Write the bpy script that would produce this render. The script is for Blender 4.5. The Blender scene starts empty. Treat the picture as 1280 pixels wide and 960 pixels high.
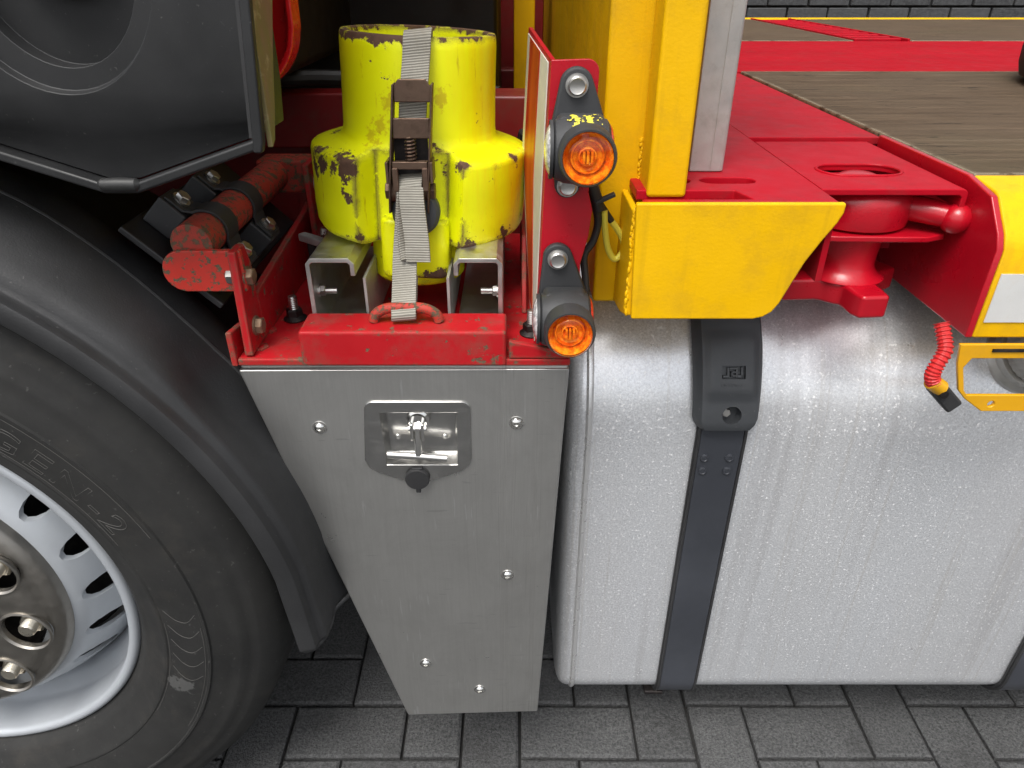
import bpy, bmesh, math, random
from mathutils import Vector, Matrix, noise

random.seed(7)
R = math.radians
scene = bpy.context.scene
COL = scene.collection

# ------------------------------------------------------------------ camera, sky, sun, exposure
cam_d = bpy.data.cameras.new('camera')
cam = bpy.data.objects.new('camera', cam_d)
COL.objects.link(cam)
cam.location = (0, 0, 1.2)
cam.rotation_euler = (R(90 - 30.43), 0, 0)
cam_d.sensor_fit = 'HORIZONTAL'
cam_d.sensor_width = 36.0
cam_d.lens = 36.0 * 880 / 1280
cam_d.clip_start = 0.02
cam_d.clip_end = 500
scene.camera = cam

SUN_EL, SUN_AZ = 62, 205          # elevation, compass heading of the sun (0 = +Y, clockwise)
world = bpy.data.worlds.new('World')
scene.world = world
world.use_nodes = True
wn = world.node_tree
wn.nodes.clear()
w_out = wn.nodes.new('ShaderNodeOutputWorld')
w_bg = wn.nodes.new('ShaderNodeBackground')
w_hs = wn.nodes.new('ShaderNodeHueSaturation')
w_sky = wn.nodes.new('ShaderNodeTexSky')
w_sky.sky_type = 'NISHITA'
w_sky.sun_disc = False
w_sky.sun_elevation = R(SUN_EL)
w_sky.sun_rotation = R(SUN_AZ)
w_sky.dust_density = 4.0
w_sky.air_density = 1.0
w_hs.inputs['Saturation'].default_value = 0.22
w_bg.inputs['Strength'].default_value = 0.14
wn.links.new(w_sky.outputs[0], w_hs.inputs['Color'])
wn.links.new(w_hs.outputs[0], w_bg.inputs['Color'])
wn.links.new(w_bg.outputs[0], w_out.inputs['Surface'])

sun_d = bpy.data.lights.new('sun', 'SUN')
sun_d.energy = 1.5
sun_d.angle = R(25)
sun_d.color = (1.0, 0.97, 0.92)
sun = bpy.data.objects.new('sun', sun_d)
COL.objects.link(sun)
sd = Vector((math.sin(R(SUN_AZ)) * math.cos(R(SUN_EL)), math.cos(R(SUN_AZ)) * math.cos(R(SUN_EL)), math.sin(R(SUN_EL))))
sun.rotation_euler = sd.to_track_quat('Z', 'Y').to_euler()

scene.view_settings.view_transform = 'Standard'
scene.view_settings.look = 'None'
scene.view_settings.gamma = 1.0
scene.view_settings.use_curve_mapping = False
scene.view_settings.exposure = 0.7
scene.render.engine = 'CYCLES'
scene.cycles.use_denoising = True
scene.cycles.max_bounces = 6
scene.cycles.diffuse_bounces = 3
scene.cycles.use_adaptive_sampling = True
scene.cycles.adaptive_threshold = 0.02


# ------------------------------------------------------------------ materials
class NT:
    def __init__(self, name):
        self.m = bpy.data.materials.new(name)
        self.m.use_nodes = True
        self.t = self.m.node_tree
        self.t.nodes.clear()
        self.out = self.t.nodes.new('ShaderNodeOutputMaterial')
        self.b = self.n('ShaderNodeBsdfPrincipled')
        self.l(self.b.outputs[0], self.out.inputs[0])
        self.geo = self.n('ShaderNodeNewGeometry')
        self.pos = self.geo.outputs['Position']

    def n(self, typ, **kw):
        nd = self.t.nodes.new(typ)
        for k, v in kw.items():
            setattr(nd, k, v)
        return nd

    def l(self, a, b):
        self.t.links.new(a, b)

    def s(self, sock, v):
        if hasattr(v, 'is_linked') or isinstance(v, bpy.types.NodeSocket):
            self.l(v, sock)
        else:
            if isinstance(v, (tuple, list)) and len(v) == 3 and sock.type == 'RGBA':
                v = (*v, 1)
            sock.default_value = v

    def mapped(self, scale=(1, 1, 1), vec=None, rot=(0, 0, 0)):
        m = self.n('ShaderNodeMapping')
        self.s(m.inputs['Vector'], vec if vec is not None else self.pos)
        m.inputs['Scale'].default_value = scale
        m.inputs['Rotation'].default_value = rot
        return m.outputs[0]

    def noise(self, scale, detail=4, rough=0.55, vec=None, dist=0.0):
        nd = self.n('ShaderNodeTexNoise')
        self.s(nd.inputs['Vector'], vec if vec is not None else self.pos)
        nd.inputs['Scale'].default_value = scale
        nd.inputs['Detail'].default_value = detail
        nd.inputs['Roughness'].default_value = rough
        nd.inputs['Distortion'].default_value = dist
        return nd.outputs['Fac']

    def voro(self, scale, vec=None, feature='F1'):
        nd = self.n('ShaderNodeTexVoronoi', feature=feature)
        self.s(nd.inputs['Vector'], vec if vec is not None else self.pos)
        nd.inputs['Scale'].default_value = scale
        return nd.outputs['Distance']

    def ramp(self, x, a, b, lo=0.0, hi=1.0):
        nd = self.n('ShaderNodeMapRange')
        self.s(nd.inputs['Value'], x)
        nd.inputs['From Min'].default_value = a
        nd.inputs['From Max'].default_value = b
        nd.inputs['To Min'].default_value = lo
        nd.inputs['To Max'].default_value = hi
        return nd.outputs[0]

    def math(self, op, a, b=0.0, clamp=False):
        nd = self.n('ShaderNodeMath', operation=op, use_clamp=clamp)
        self.s(nd.inputs[0], a)
        self.s(nd.inputs[1], b)
        return nd.outputs[0]

    def mix(self, f, a, b):
        nd = self.n('ShaderNodeMix', data_type='RGBA')
        self.s(nd.inputs['Factor'], f)
        self.s(nd.inputs['A'], a)
        self.s(nd.inputs['B'], b)
        return nd.outputs['Result']

    def mixf(self, f, a, b):
        nd = self.n('ShaderNodeMix', data_type='FLOAT')
        self.s(nd.inputs['Factor'], f)
        self.s(nd.inputs['A'], a)
        self.s(nd.inputs['B'], b)
        return nd.outputs['Result']

    def bump(self, h, strength=0.3, dist=0.001, normal=None):
        nd = self.n('ShaderNodeBump')
        nd.inputs['Strength'].default_value = strength
        nd.inputs['Distance'].default_value = dist
        self.l(h, nd.inputs['Height'])
        if normal is not None:
            self.l(normal, nd.inputs['Normal'])
        return nd.outputs[0]

    def edge(self, radius):
        bv = self.n('ShaderNodeBevel', samples=4)
        bv.inputs['Radius'].default_value = radius
        dt = self.n('ShaderNodeVectorMath', operation='DOT_PRODUCT')
        self.l(bv.outputs[0], dt.inputs[0])
        self.l(self.geo.outputs['Normal'], dt.inputs[1])
        return self.math('SUBTRACT', 1.0, dt.outputs['Value'])

    def sep(self, vec=None):
        nd = self.n('ShaderNodeSeparateXYZ')
        self.s(nd.inputs[0], vec if vec is not None else self.pos)
        return nd.outputs

    def set(self, **kw):
        for k, v in kw.items():
            self.s(self.b.inputs[k.replace('_', ' ')], v)
        return self.m


def paint(name, col, rough=0.35, chip=(0.07, 0.035, 0.025), chip_thr=0.72, chip_scale=45, edge_r=0.004, edge_k=0.25,
          dirt=(0.10, 0.07, 0.05), dirt_amt=0.25, orange=0.06, var=0.12, coat=0.2, streak=0.0, spec=0.5):
    t = NT(name)
    big = t.noise(7, 5, 0.6)
    c = t.mix(t.ramp(big, 0.3, 0.75), tuple(x * (1 - var) for x in col), tuple(min(1, x * (1 + var * 0.5)) for x in col))
    d = t.math('MULTIPLY', t.ramp(t.noise(16, 6, 0.7), 0.5, 0.78), dirt_amt, True)
    c = t.mix(d, c, dirt)
    if streak > 0:
        sv = t.mapped((60, 60, 3))
        st = t.math('MULTIPLY', t.ramp(t.noise(1.0, 4, 0.6, sv), 0.55, 0.8), streak, True)
        c = t.mix(st, c, tuple(x * 0.6 for x in dirt))
    n = t.noise(chip_scale, 8, 0.72)
    e = t.ramp(t.edge(edge_r), 0.0, 0.35)
    m = t.math('ADD', n, t.math('MULTIPLY', e, edge_k))
    k = t.ramp(m, chip_thr, chip_thr + 0.025)
    c2 = t.mix(t.noise(180, 4), tuple(x * 0.6 for x in chip), tuple(x * 1.5 for x in chip))
    c = t.mix(k, c, c2)
    rg = t.mixf(k, t.ramp(t.noise(30, 4), 0.3, 0.8, rough * 0.8, rough * 1.35), 0.85)
    h = t.math('SUBTRACT', t.math('MULTIPLY', t.noise(320, 2), orange), t.math('MULTIPLY', k, 0.6))
    t.set(Base_Color=c, Roughness=rg, Normal=t.bump(h, 0.5, 0.0012))
    t.b.inputs['Coat Weight'].default_value = coat
    t.b.inputs['Coat Roughness'].default_value = 0.25
    t.b.inputs['Specular IOR Level'].default_value = spec
    return t.m


def plastic(name, col, rough=0.5, grain=600, grain_s=0.25, dust=(0.22, 0.21, 0.2), dust_amt=0.25, scratch=0.3):
    t = NT(name)
    c = t.mix(t.ramp(t.noise(5, 6, 0.65), 0.4, 0.75), col, tuple(x * 1.5 + 0.006 for x in col))
    sp = t.ramp(t.noise(240, 3, 0.6), 0.68, 0.78)
    c = t.mix(t.math('MULTIPLY', sp, dust_amt), c, dust)
    sc = t.ramp(t.noise(1.0, 3, 0.6, t.mapped((22, 300, 120), rot=(0.4, 0.7, 0.9))), 0.74, 0.80)
    sc = t.math('MULTIPLY', sc, t.ramp(t.noise(9, 2), 0.52, 0.62))
    c = t.mix(t.math('MULTIPLY', sc, scratch), c, (0.32, 0.32, 0.32))
    t.set(Base_Color=c, Roughness=t.ramp(t.noise(14, 5), 0.3, 0.7, rough * 0.8, rough * 1.25),
          Normal=t.bump(t.noise(grain, 2), grain_s, 0.0006))
    return t.m


def metal(name, col, rough=0.35, var=0.15, grain=200, bump=0.08, dirt=(0.12, 0.1, 0.08), dirt_amt=0.2, metallic=1.0):
    t = NT(name)
    c = t.mix(t.noise(25, 6, 0.7), tuple(x * (1 - var) for x in col), tuple(min(1, x * (1 + var)) for x in col))
    d = t.math('MULTIPLY', t.ramp(t.noise(40, 5, 0.7), 0.52, 0.75), dirt_amt, True)
    c = t.mix(d, c, dirt)
    t.set(Base_Color=c, Metallic=t.math('SUBTRACT', metallic, t.math('MULTIPLY', d, 0.8), True),
          Roughness=t.ramp(t.noise(60, 4), 0.3, 0.7, rough * 0.75, rough * 1.3), Normal=t.bump(t.noise(grain, 3), bump, 0.001))
    return t.m


M = {}
M['red_tray'] = paint('weathered_red_paint', (0.43, 0.010, 0.015), 0.5, chip=(0.13, 0.085, 0.055), chip_thr=0.592, chip_scale=44, edge_r=0.008, edge_k=0.28, dirt=(0.15, 0.075, 0.055), dirt_amt=0.7, coat=0.0, spec=0.2)
M['red_pipe'] = paint('rusty_red_paint', (0.42, 0.035, 0.02), 0.6, chip=(0.10, 0.07, 0.04), chip_thr=0.515, chip_scale=110, edge_r=0.004, edge_k=0.12, dirt=(0.14, 0.06, 0.035), dirt_amt=0.7, coat=0.0)
M['red_tab'] = paint('speckled_red_paint', (0.55, 0.03, 0.018), 0.55, chip=(0.10, 0.085, 0.05), chip_thr=0.535, chip_scale=120, edge_r=0.004, edge_k=0.12, dirt=(0.16, 0.06, 0.035), dirt_amt=0.5, coat=0.0)
M['red_deck'] = paint('glossy_red_paint', (0.40, 0.003, 0.013), 0.46, chip=(0.30, 0.07, 0.06), chip_thr=0.69, chip_scale=34, edge_r=0.005, edge_k=0.08, dirt=(0.16, 0.03, 0.03), dirt_amt=0.55, coat=0.0, orange=0.16, spec=0.14, streak=0.12)
M['red_gloss'] = paint('thick_glossy_red_paint', (0.42, 0.003, 0.013), 0.3, chip=(0.35, 0.05, 0.05), chip_thr=0.80, edge_r=0.004, edge_k=0.06, dirt=(0.14, 0.03, 0.03), dirt_amt=0.3, coat=0.25, orange=0.3, spec=0.45)
M['red_worn'] = paint('worn_red_deck_paint', (0.36, 0.006, 0.014), 0.6, chip=(0.35, 0.14, 0.12), chip_thr=0.68, chip_scale=30, edge_k=0.05, dirt_amt=0.2, coat=0.0, orange=0.15, spec=0.05)
M['red_shaded'] = paint('shade_darkened_red_paint', (0.22, 0.006, 0.008), 0.5, chip_thr=0.75, dirt_amt=0.5)  # red darkened in colour to stand in for shade on the chassis
M['yellow'] = paint('yellow_body_paint', (0.78, 0.44, 0.001), 0.48, chip=(0.30, 0.14, 0.02), chip_thr=0.74, chip_scale=60, edge_k=0.12, dirt=(0.34, 0.19, 0.02), dirt_amt=0.4, orange=0.35, coat=0.0, var=0.10, spec=0.2, streak=0.3)
M['yellow_worn'] = paint('orange_yellow_bracket_paint', (0.72, 0.36, 0.004), 0.4, chip=(0.25, 0.1, 0.02), chip_thr=0.8, edge_k=0.1, dirt_amt=0.25)
M['cab_red'] = paint('bright_red_cab_paint', (0.68, 0.010, 0.012), 0.25, chip_thr=0.9, edge_k=0.0, dirt_amt=0.08, coat=0.6, orange=0.02)
M['black_plastic'] = plastic('black_plastic', (0.0095, 0.0098, 0.0105), 0.5, 900, 0.10)
M['mud_plastic'] = plastic('mudguard_plastic', (0.0165, 0.0168, 0.0178), 0.58, 420, 0.40, dust_amt=0.3)
M['rubber'] = plastic('black_rubber', (0.02, 0.02, 0.021), 0.6, 300, 0.15)
M['lamp_rubber'] = plastic('grey_black_rubber', (0.028, 0.029, 0.031), 0.55, 500, 0.2, dust_amt=0.2)
M['strap_plastic'] = plastic('dark_grey_plastic', (0.036, 0.039, 0.043), 0.5, 500, 0.15, dust_amt=0.4)
M['band'] = plastic('dark_grey_coated_steel', (0.035, 0.038, 0.046), 0.38, 300, 0.06, dust_amt=0.12, scratch=0.15)
M['cable'] = plastic('black_cable', (0.014, 0.014, 0.014), 0.5, 300, 0.2)
M['black_steel'] = plastic('black_painted_steel', (0.012, 0.012, 0.013), 0.5, 200, 0.2, dust_amt=0.3)
M['zinc'] = metal('zinc_plated_steel', (0.55, 0.54, 0.52), 0.35, dirt=(0.2, 0.15, 0.1), dirt_amt=0.4)
M['rusty_bolt'] = metal('rusty_bolt_steel', (0.33, 0.24, 0.17), 0.6, dirt=(0.25, 0.1, 0.04), dirt_amt=0.7)
M['alu'] = metal('mill_aluminium', (0.62, 0.61, 0.58), 0.45, grain=120, bump=0.15, dirt=(0.3, 0.3, 0.25), dirt_amt=0.5)
M['galv'] = metal('galvanised_steel', (0.50, 0.49, 0.465), 0.6, 0.18, 40, 0.08, (0.22, 0.19, 0.16), 0.6, metallic=0.7)
M['chrome'] = metal('polished_stainless', (0.78, 0.77, 0.74), 0.12, 0.04, 60, 0.02, dirt_amt=0.05)
M['hub_steel'] = metal('brushed_hub_steel', (0.34, 0.32, 0.29), 0.38, 0.08, 200, 0.03, dirt_amt=0.25)
M['nut'] = metal('pale_zinc_nut', (0.70, 0.65, 0.55), 0.3, dirt=(0.3, 0.24, 0.14), dirt_amt=0.3)
M['rust_steel'] = metal('browned_ratchet_steel', (0.17, 0.115, 0.085), 0.55, 0.3, 150, 0.3, (0.10, 0.05, 0.035), 0.7)
M['dark_iron'] = metal('dark_iron', (0.05, 0.045, 0.045), 0.6, dirt_amt=0.4)
M['tape'] = metal('reflective_tape', (0.75, 0.75, 0.73), 0.4, 0.08, 500, 0.1, (0.5, 0.4, 0.25), 0.25, metallic=0.3)
M['rim_paint'] = paint('silver_rim_paint', (0.43, 0.455, 0.485), 0.38, chip=(0.2, 0.18, 0.16), chip_thr=0.85, edge_k=0.08, dirt=(0.2, 0.18, 0.16), dirt_amt=0.12, orange=0.05, coat=0.3, var=0.06)
M['rim_paint'].node_tree.nodes['Principled BSDF'].inputs['Metallic'].default_value = 0.25
M['hose_red'] = plastic('red_corrugated_plastic', (0.5, 0.02, 0.02), 0.4, 300, 0.1, dust_amt=0.15)
M['cable_yellow'] = plastic('yellow_painted_cable', (0.55, 0.48, 0.05), 0.45, 300, 0.2)
M['cream'] = plastic('cream_reflective_sheet', (0.50, 0.49, 0.42), 0.45, 300, 0.1, dust=(0.2, 0.2, 0.12), dust_amt=0.4)
M['latch'] = metal('latch_stainless', (0.55, 0.545, 0.53), 0.2, 0.05, 90, 0.03, dirt_amt=0.15)
M['weld'] = metal('bright_weld_aluminium', (0.80, 0.80, 0.80), 0.3, 0.1, 150, 0.2, dirt_amt=0.1, metallic=0.7)
M['tyre_line'] = plastic('dusty_tyre_relief', (0.048, 0.046, 0.043), 0.8, 300, 0.1)
M['joint'] = plastic('joint_sand', (0.014, 0.0135, 0.013), 0.95, 300, 0.8)


def m_socket():
    t = NT('fluorescent_yellow_chipped_paint')
    col = (0.93, 0.96, 0.002)
    c = t.mix(t.ramp(t.noise(9, 5, 0.6), 0.35, 0.75), col, (0.82, 0.88, 0.002))
    xs = t.sep()
    # older orange-yellow coat showing through towards the far side, with dribbles of rust
    side = t.ramp(xs[0], -0.09, 0.01)
    n2 = t.noise(1.0, 6, 0.65, t.mapped((60, 60, 9)))
    c = t.mix(t.math('MULTIPLY', t.math('MULTIPLY', side, t.ramp(n2, 0.42, 0.66)), 0.6), c, (0.88, 0.60, 0.004))
    rz = t.ramp(t.noise(1.0, 5, 0.65, t.mapped((120, 120, 22))), 0.62, 0.72)
    c = t.mix(t.math('MULTIPLY', rz, 0.45), c, (0.30, 0.12, 0.01))
    n = t.noise(26, 8, 0.70)
    e = t.ramp(t.edge(0.014), 0.0, 0.16)
    # the bare cast rim at the mouth
    rim = t.ramp(xs[2], 1.126, 1.142)
    k = t.math('ADD', n, t.math('MULTIPLY', e, 0.18))
    k = t.math('ADD', k, t.math('MULTIPLY', rim, 0.20))
    # knocked corners of the lugs
    for cx_, cy_, cz_, rad_, amt in ((-0.222, 0.800, 1.022, 0.034, 0.15), (-0.192, 0.772, 1.022, 0.034, 0.17), (-0.166, 0.756, 1.016, 0.024, 0.16), (-0.052, 0.757, 1.022, 0.022, 0.18), (-0.062, 0.757, 0.985, 0.014, 0.12),
                                (0.004, 0.812, 1.022, 0.022, 0.18), (-0.050, 0.757, 0.937, 0.030, 0.17), (-0.010, 0.79, 0.935, 0.03, 0.12), (-0.162, 0.757, 0.942, 0.016, 0.16), (-0.178, 0.760, 0.985, 0.018, 0.10), (-0.085, 0.765, 0.90, 0.02, 0.14)):
        dv = t.n('ShaderNodeVectorMath', operation='DISTANCE')
        t.l(t.pos, dv.inputs[0])
        dv.inputs[1].default_value = (cx_, cy_, cz_)
        k = t.math('ADD', k, t.ramp(dv.outputs['Value'], 0.0, rad_, amt * 1.5, 0.0))
    ck = t.ramp(k, 0.648, 0.656)
    for cx_, cy_, cz_ in ((-0.128, 0.785, 1.082), (-0.140, 0.788, 1.058), (-0.150, 0.79, 1.045), (-0.075, 0.785, 1.085)):
        dv = t.n('ShaderNodeVectorMath', operation='DISTANCE')
        t.l(t.pos, dv.inputs[0])
        dv.inputs[1].default_value = (cx_, cy_, cz_)
        stn = t.ramp(t.math('ADD', dv.outputs['Value'], t.math('MULTIPLY', t.noise(140, 5, 0.7), 0.05)), 0.030, 0.036, 1.0, 0.0)
        c = t.mix(t.math('MULTIPLY', stn, 0.5), c, (0.42, 0.20, 0.012))
    br = t.mix(t.noise(150, 5), (0.055, 0.026, 0.016), (0.15, 0.080, 0.048))
    c = t.mix(ck, c, br)
    rg = t.mixf(ck, 0.42, 0.85)
    h = t.math('SUBTRACT', t.math('MULTIPLY', t.noise(110, 4), 0.35), t.math('MULTIPLY', ck, 0.8))
    return t.set(Base_Color=c, Roughness=rg, Normal=t.bump(h, 0.5, 0.0015))


def m_tank():
    t = NT('speckled_aluminium')
    sp = t.voro(480)
    n1 = t.noise(380, 3, 0.7)
    c = t.mix(t.ramp(n1, 0.35, 0.68), (0.60, 0.615, 0.64), (0.88, 0.90, 0.93))
    big = t.ramp(t.noise(1.0, 5, 0.6, t.mapped((9, 3, 1.4))), 0.35, 0.7)
    c = t.mix(t.math('MULTIPLY', big, 0.35), c, (0.70, 0.69, 0.68))
    run = t.ramp(t.noise(1.0, 3, 0.5, t.mapped((26, 2, 0.7), rot=(0, 0.06, 0))), 0.60, 0.68)
    c = t.mix(t.math('MULTIPLY', run, 0.3), c, (0.45, 0.44, 0.44))
    run2 = t.ramp(t.noise(1.0, 4, 0.6, t.mapped((120, 2, 1.6), rot=(0, 0.05, 0))), 0.60, 0.66)
    c = t.mix(t.math('MULTIPLY', run2, 0.22), c, (0.50, 0.46, 0.40))
    blo = t.ramp(t.noise(4.5, 5, 0.6), 0.42, 0.68)
    c = t.mix(t.math('MULTIPLY', blo, 0.22), c, (0.60, 0.61, 0.63))
    fl = t.ramp(t.noise(260, 3, 0.6), 0.60, 0.66)
    fl2 = t.math('MULTIPLY', t.ramp(sp, 0.14, 0.22, 1.0, 0.0), t.ramp(t.noise(60, 2), 0.42, 0.58))
    f = t.math('MAXIMUM', fl, t.math('MULTIPLY', fl2, 0.8))
    c = t.mix(t.math('MULTIPLY', f, 0.65), c, (1.0, 1.0, 1.0))
    met = t.math('SUBTRACT', 0.56, t.math('MULTIPLY', f, 0.4))
    rg = t.ramp(t.noise(40, 5), 0.3, 0.7, 0.27, 0.36)
    return t.set(Base_Color=c, Metallic=met, Roughness=rg, Normal=t.bump(t.noise(420, 3), 0.18, 0.0008))


def m_stainless():
    t = NT('brushed_stainless_sheet')
    br = t.noise(1.0, 4, 0.7, t.mapped((420, 20, 14)))
    c = t.mix(t.ramp(br, 0.3, 0.7), (0.56, 0.555, 0.535), (0.61, 0.605, 0.585))
    cl = t.ramp(t.noise(10, 7, 0.75, dist=1.5), 0.45, 0.72)
    c = t.mix(t.math('MULTIPLY', cl, 0.28), c, (0.40, 0.395, 0.38))
    # dried rain runs
    wob = t.mapped((105, 10, 1.3))
    run = t.ramp(t.noise(1.0, 4, 0.5, wob, 0.8), 0.575, 0.61)
    run = t.math('MULTIPLY', run, t.ramp(t.sep()[0], -0.07, -0.02))
    c = t.mix(t.math('MULTIPLY', run, 0.36), c, (0.36, 0.355, 0.34))
    sc = t.math('MULTIPLY', t.ramp(t.noise(1.0, 2, 0.5, t.mapped((200, 40, 16), rot=(0, 0.7, 0))), 0.64, 0.67), t.ramp(t.noise(12, 2), 0.50, 0.58))
    c = t.mix(t.math('MULTIPLY', sc, 0.35), c, (0.85, 0.85, 0.85))
    sc = t.math('MULTIPLY', t.ramp(t.noise(1.0, 2, 0.5, t.mapped((20, 40, 160), rot=(0, 0.3, 0))), 0.66, 0.69), t.ramp(t.noise(9, 2), 0.48, 0.58))
    c = t.mix(t.math('MULTIPLY', sc, 0.3), c, (0.3, 0.3, 0.3))
    rg = t.math('ADD', t.ramp(t.noise(14, 6, 0.7), 0.3, 0.7, 0.27, 0.36), t.math('MULTIPLY', run, 0.1))
    return t.set(Base_Color=c, Metallic=0.89, Roughness=rg, Normal=t.bump(t.noise(5, 2), 0.12, 0.004))


def m_paver():
    t = NT('charcoal_concrete_paver')
    oi = t.n('ShaderNodeObjectInfo')
    r = oi.outputs['Random']
    base = t.mix(r, (0.045, 0.0465, 0.048), (0.094, 0.0955, 0.097))
    g = t.noise(210, 4, 0.7)
    g2 = t.noise(520, 2, 0.6)
    gm = t.math('ADD', t.math('MULTIPLY', g, 0.7), t.math('MULTIPLY', g2, 0.3))
    c = t.mix(t.ramp(gm, 0.38, 0.64), t.mix(0.6, base, (0.018, 0.018, 0.018)), t.mix(0.45, base, (0.23, 0.23, 0.228)))
    st = t.ramp(t.noise(9, 6, 0.65), 0.5, 0.75)
    c = t.mix(t.math('MULTIPLY', st, 0.6), c, (0.032, 0.031, 0.031))
    wh = t.ramp(t.voro(60), 0.025, 0.04, 1.0, 0.0)
    wh = t.math('MULTIPLY', wh, t.ramp(t.noise(25, 1), 0.6, 0.63))
    c = t.mix(wh, c, (0.30, 0.29, 0.28))
    return t.set(Base_Color=c, Roughness=0.88, Normal=t.bump(gm, 1.0, 0.006))


def m_wood():
    t = NT('worn_phenolic_plywood')
    v = t.mapped((5, 60, 60))
    g = t.noise(1.0, 8, 0.7, v)
    c = t.mix(t.ramp(g, 0.3, 0.7), (0.058, 0.039, 0.025), (0.135, 0.098, 0.066))
    bl = t.ramp(t.noise(5, 5, 0.65), 0.4, 0.7)
    c = t.mix(t.math('MULTIPLY', bl, 0.6), c, (0.092, 0.068, 0.048))
    sc = t.ramp(t.noise(1.0, 5, 0.7, t.mapped((3.5, 70, 30), rot=(0, 0, 0.06))), 0.56, 0.64)
    sc = t.math('MULTIPLY', sc, t.ramp(t.noise(4, 4), 0.50, 0.62))
    c = t.mix(t.math('MULTIPLY', sc, 0.4), c, (0.24, 0.19, 0.135))
    ed = t.ramp(t.math('MULTIPLY', t.noise(30, 6, 0.7), t.ramp(t.edge(0.014), 0.0, 0.12)), 0.40, 0.46)
    c = t.mix(t.math('MULTIPLY', ed, 0.8), c, (0.42, 0.36, 0.26))
    bk = t.ramp(t.noise(1.0, 6, 0.75, t.mapped((12, 40, 40))), 0.60, 0.64)
    c = t.mix(t.math('MULTIPLY', bk, 0.8), c, (0.03, 0.025, 0.02))
    gr = t.ramp(t.noise(3.3, 4), 0.52, 0.75)
    c = t.mix(t.math('MULTIPLY', gr, 0.15), c, (0.09, 0.09, 0.04))
    return t.set(Base_Color=c, Roughness=t.ramp(g, 0.3, 0.7, 0.65, 0.9), Normal=t.bump(g, 0.8, 0.003), Specular_IOR_Level=0.08)


def m_tyre():
    t = NT('tyre_rubber')
    c = t.mix(t.ramp(t.noise(8, 6, 0.7), 0.35, 0.75), (0.015, 0.015, 0.0149), (0.027, 0.0265, 0.025))
    br = t.ramp(t.noise(14, 6, 0.7), 0.55, 0.75)
    c = t.mix(t.math('MULTIPLY', br, 0.35), c, (0.055, 0.048, 0.040))
    sp = t.math('MULTIPLY', t.ramp(t.noise(160, 3), 0.66, 0.74), 0.25)
    c = t.mix(sp, c, (0.16, 0.155, 0.15))
    dv = t.n('ShaderNodeVectorMath', operation='DISTANCE')
    t.l(t.pos, dv.inputs[0])
    dv.inputs[1].default_value = (-0.4425, 0.614, 0.372)
    sm = t.ramp(t.math('ADD', dv.outputs['Value'], t.math('MULTIPLY', t.noise(45, 4), 0.05)), 0.038, 0.041, 1.0, 0.0)
    c = t.mix(t.math('MULTIPLY', sm, 0.7), c, (0.085, 0.085, 0.083))
    return t.set(Base_Color=c, Roughness=t.ramp(t.noise(20, 4), 0.3, 0.7, 0.6, 0.8), Normal=t.bump(t.noise(260, 3), 0.2, 0.001), Specular_IOR_Level=0.35)


def m_webbing():
    t = NT('grey_polyester_webbing')
    uv = t.n('ShaderNodeUVMap')
    wv = t.n('ShaderNodeTexWave', wave_type='BANDS', bands_direction='Y', wave_profile='SIN')
    t.l(t.mapped((1, 1, 1), uv.outputs[0]), wv.inputs['Vector'])
    wv.inputs['Scale'].default_value = 120
    wv.inputs['Distortion'].default_value = 0.6
    wv.inputs['Detail'].default_value = 2
    c = t.mix(wv.outputs['Fac'], (0.16, 0.15, 0.125), (0.40, 0.38, 0.325))
    d = t.ramp(t.noise(30, 6, 0.7), 0.42, 0.72)
    c = t.mix(t.math('MULTIPLY', d, 0.55), c, (0.17, 0.155, 0.12))
    return t.set(Base_Color=c, Roughness=0.7, Normal=t.bump(wv.outputs['Fac'], 0.45, 0.001))


def m_amber():
    t = NT('amber_lens')
    c = t.mix(t.ramp(t.noise(160, 3, 0.6), 0.4, 0.66), (0.75, 0.16, 0.01), (1.0, 0.5, 0.05))
    t.set(Base_Color=c, Roughness=0.12, Normal=t.bump(t.noise(220, 2), 0.35, 0.002))
    t.b.inputs['Coat Weight'].default_value = 1.0
    t.b.inputs['Coat Roughness'].default_value = 0.05
    t.b.inputs['Subsurface Weight'].default_value = 0.0
    return t.m


def m_amber_glass():
    t = NT('clear_amber_lens')
    tr_ = t.n('ShaderNodeBsdfTransparent')
    tr_.inputs[0].default_value = (1.0, 0.78, 0.45, 1)
    gl_ = t.n('ShaderNodeBsdfGlossy')
    gl_.inputs['Roughness'].default_value = 0.05
    lw = t.n('ShaderNodeLayerWeight')
    lw.inputs[0].default_value = 0.5
    fac = t.math('ADD', 0.04, t.math('MULTIPLY', t.math('POWER', lw.outputs['Facing'], 4.0), 0.6))
    mx = t.n('ShaderNodeMixShader')
    t.l(fac, mx.inputs[0])
    t.l(tr_.outputs[0], mx.inputs[1])
    t.l(gl_.outputs[0], mx.inputs[2])
    t.l(mx.outputs[0], t.out.inputs[0])
    return t.m


def m_lens(name, c0, c1):
    t = NT(name)
    c = t.mix(t.ramp(t.noise(260, 3), 0.4, 0.6), c0, c1)
    t.set(Base_Color=c, Roughness=0.15, Normal=t.bump(t.noise(320, 2), 0.6, 0.0015))
    t.b.inputs['Coat Weight'].default_value = 1.0
    return t.m


def m_stripe():
    t = NT('faded_red_reflective_stripe')
    z = t.sep()[2]
    c = t.mix(t.ramp(t.noise(1.0, 4, 0.6, t.mapped((30, 30, 8))), 0.35, 0.7), (0.36, 0.012, 0.008), (0.55, 0.10, 0.01))
    return t.set(Base_Color=c, Roughness=0.35)


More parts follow.
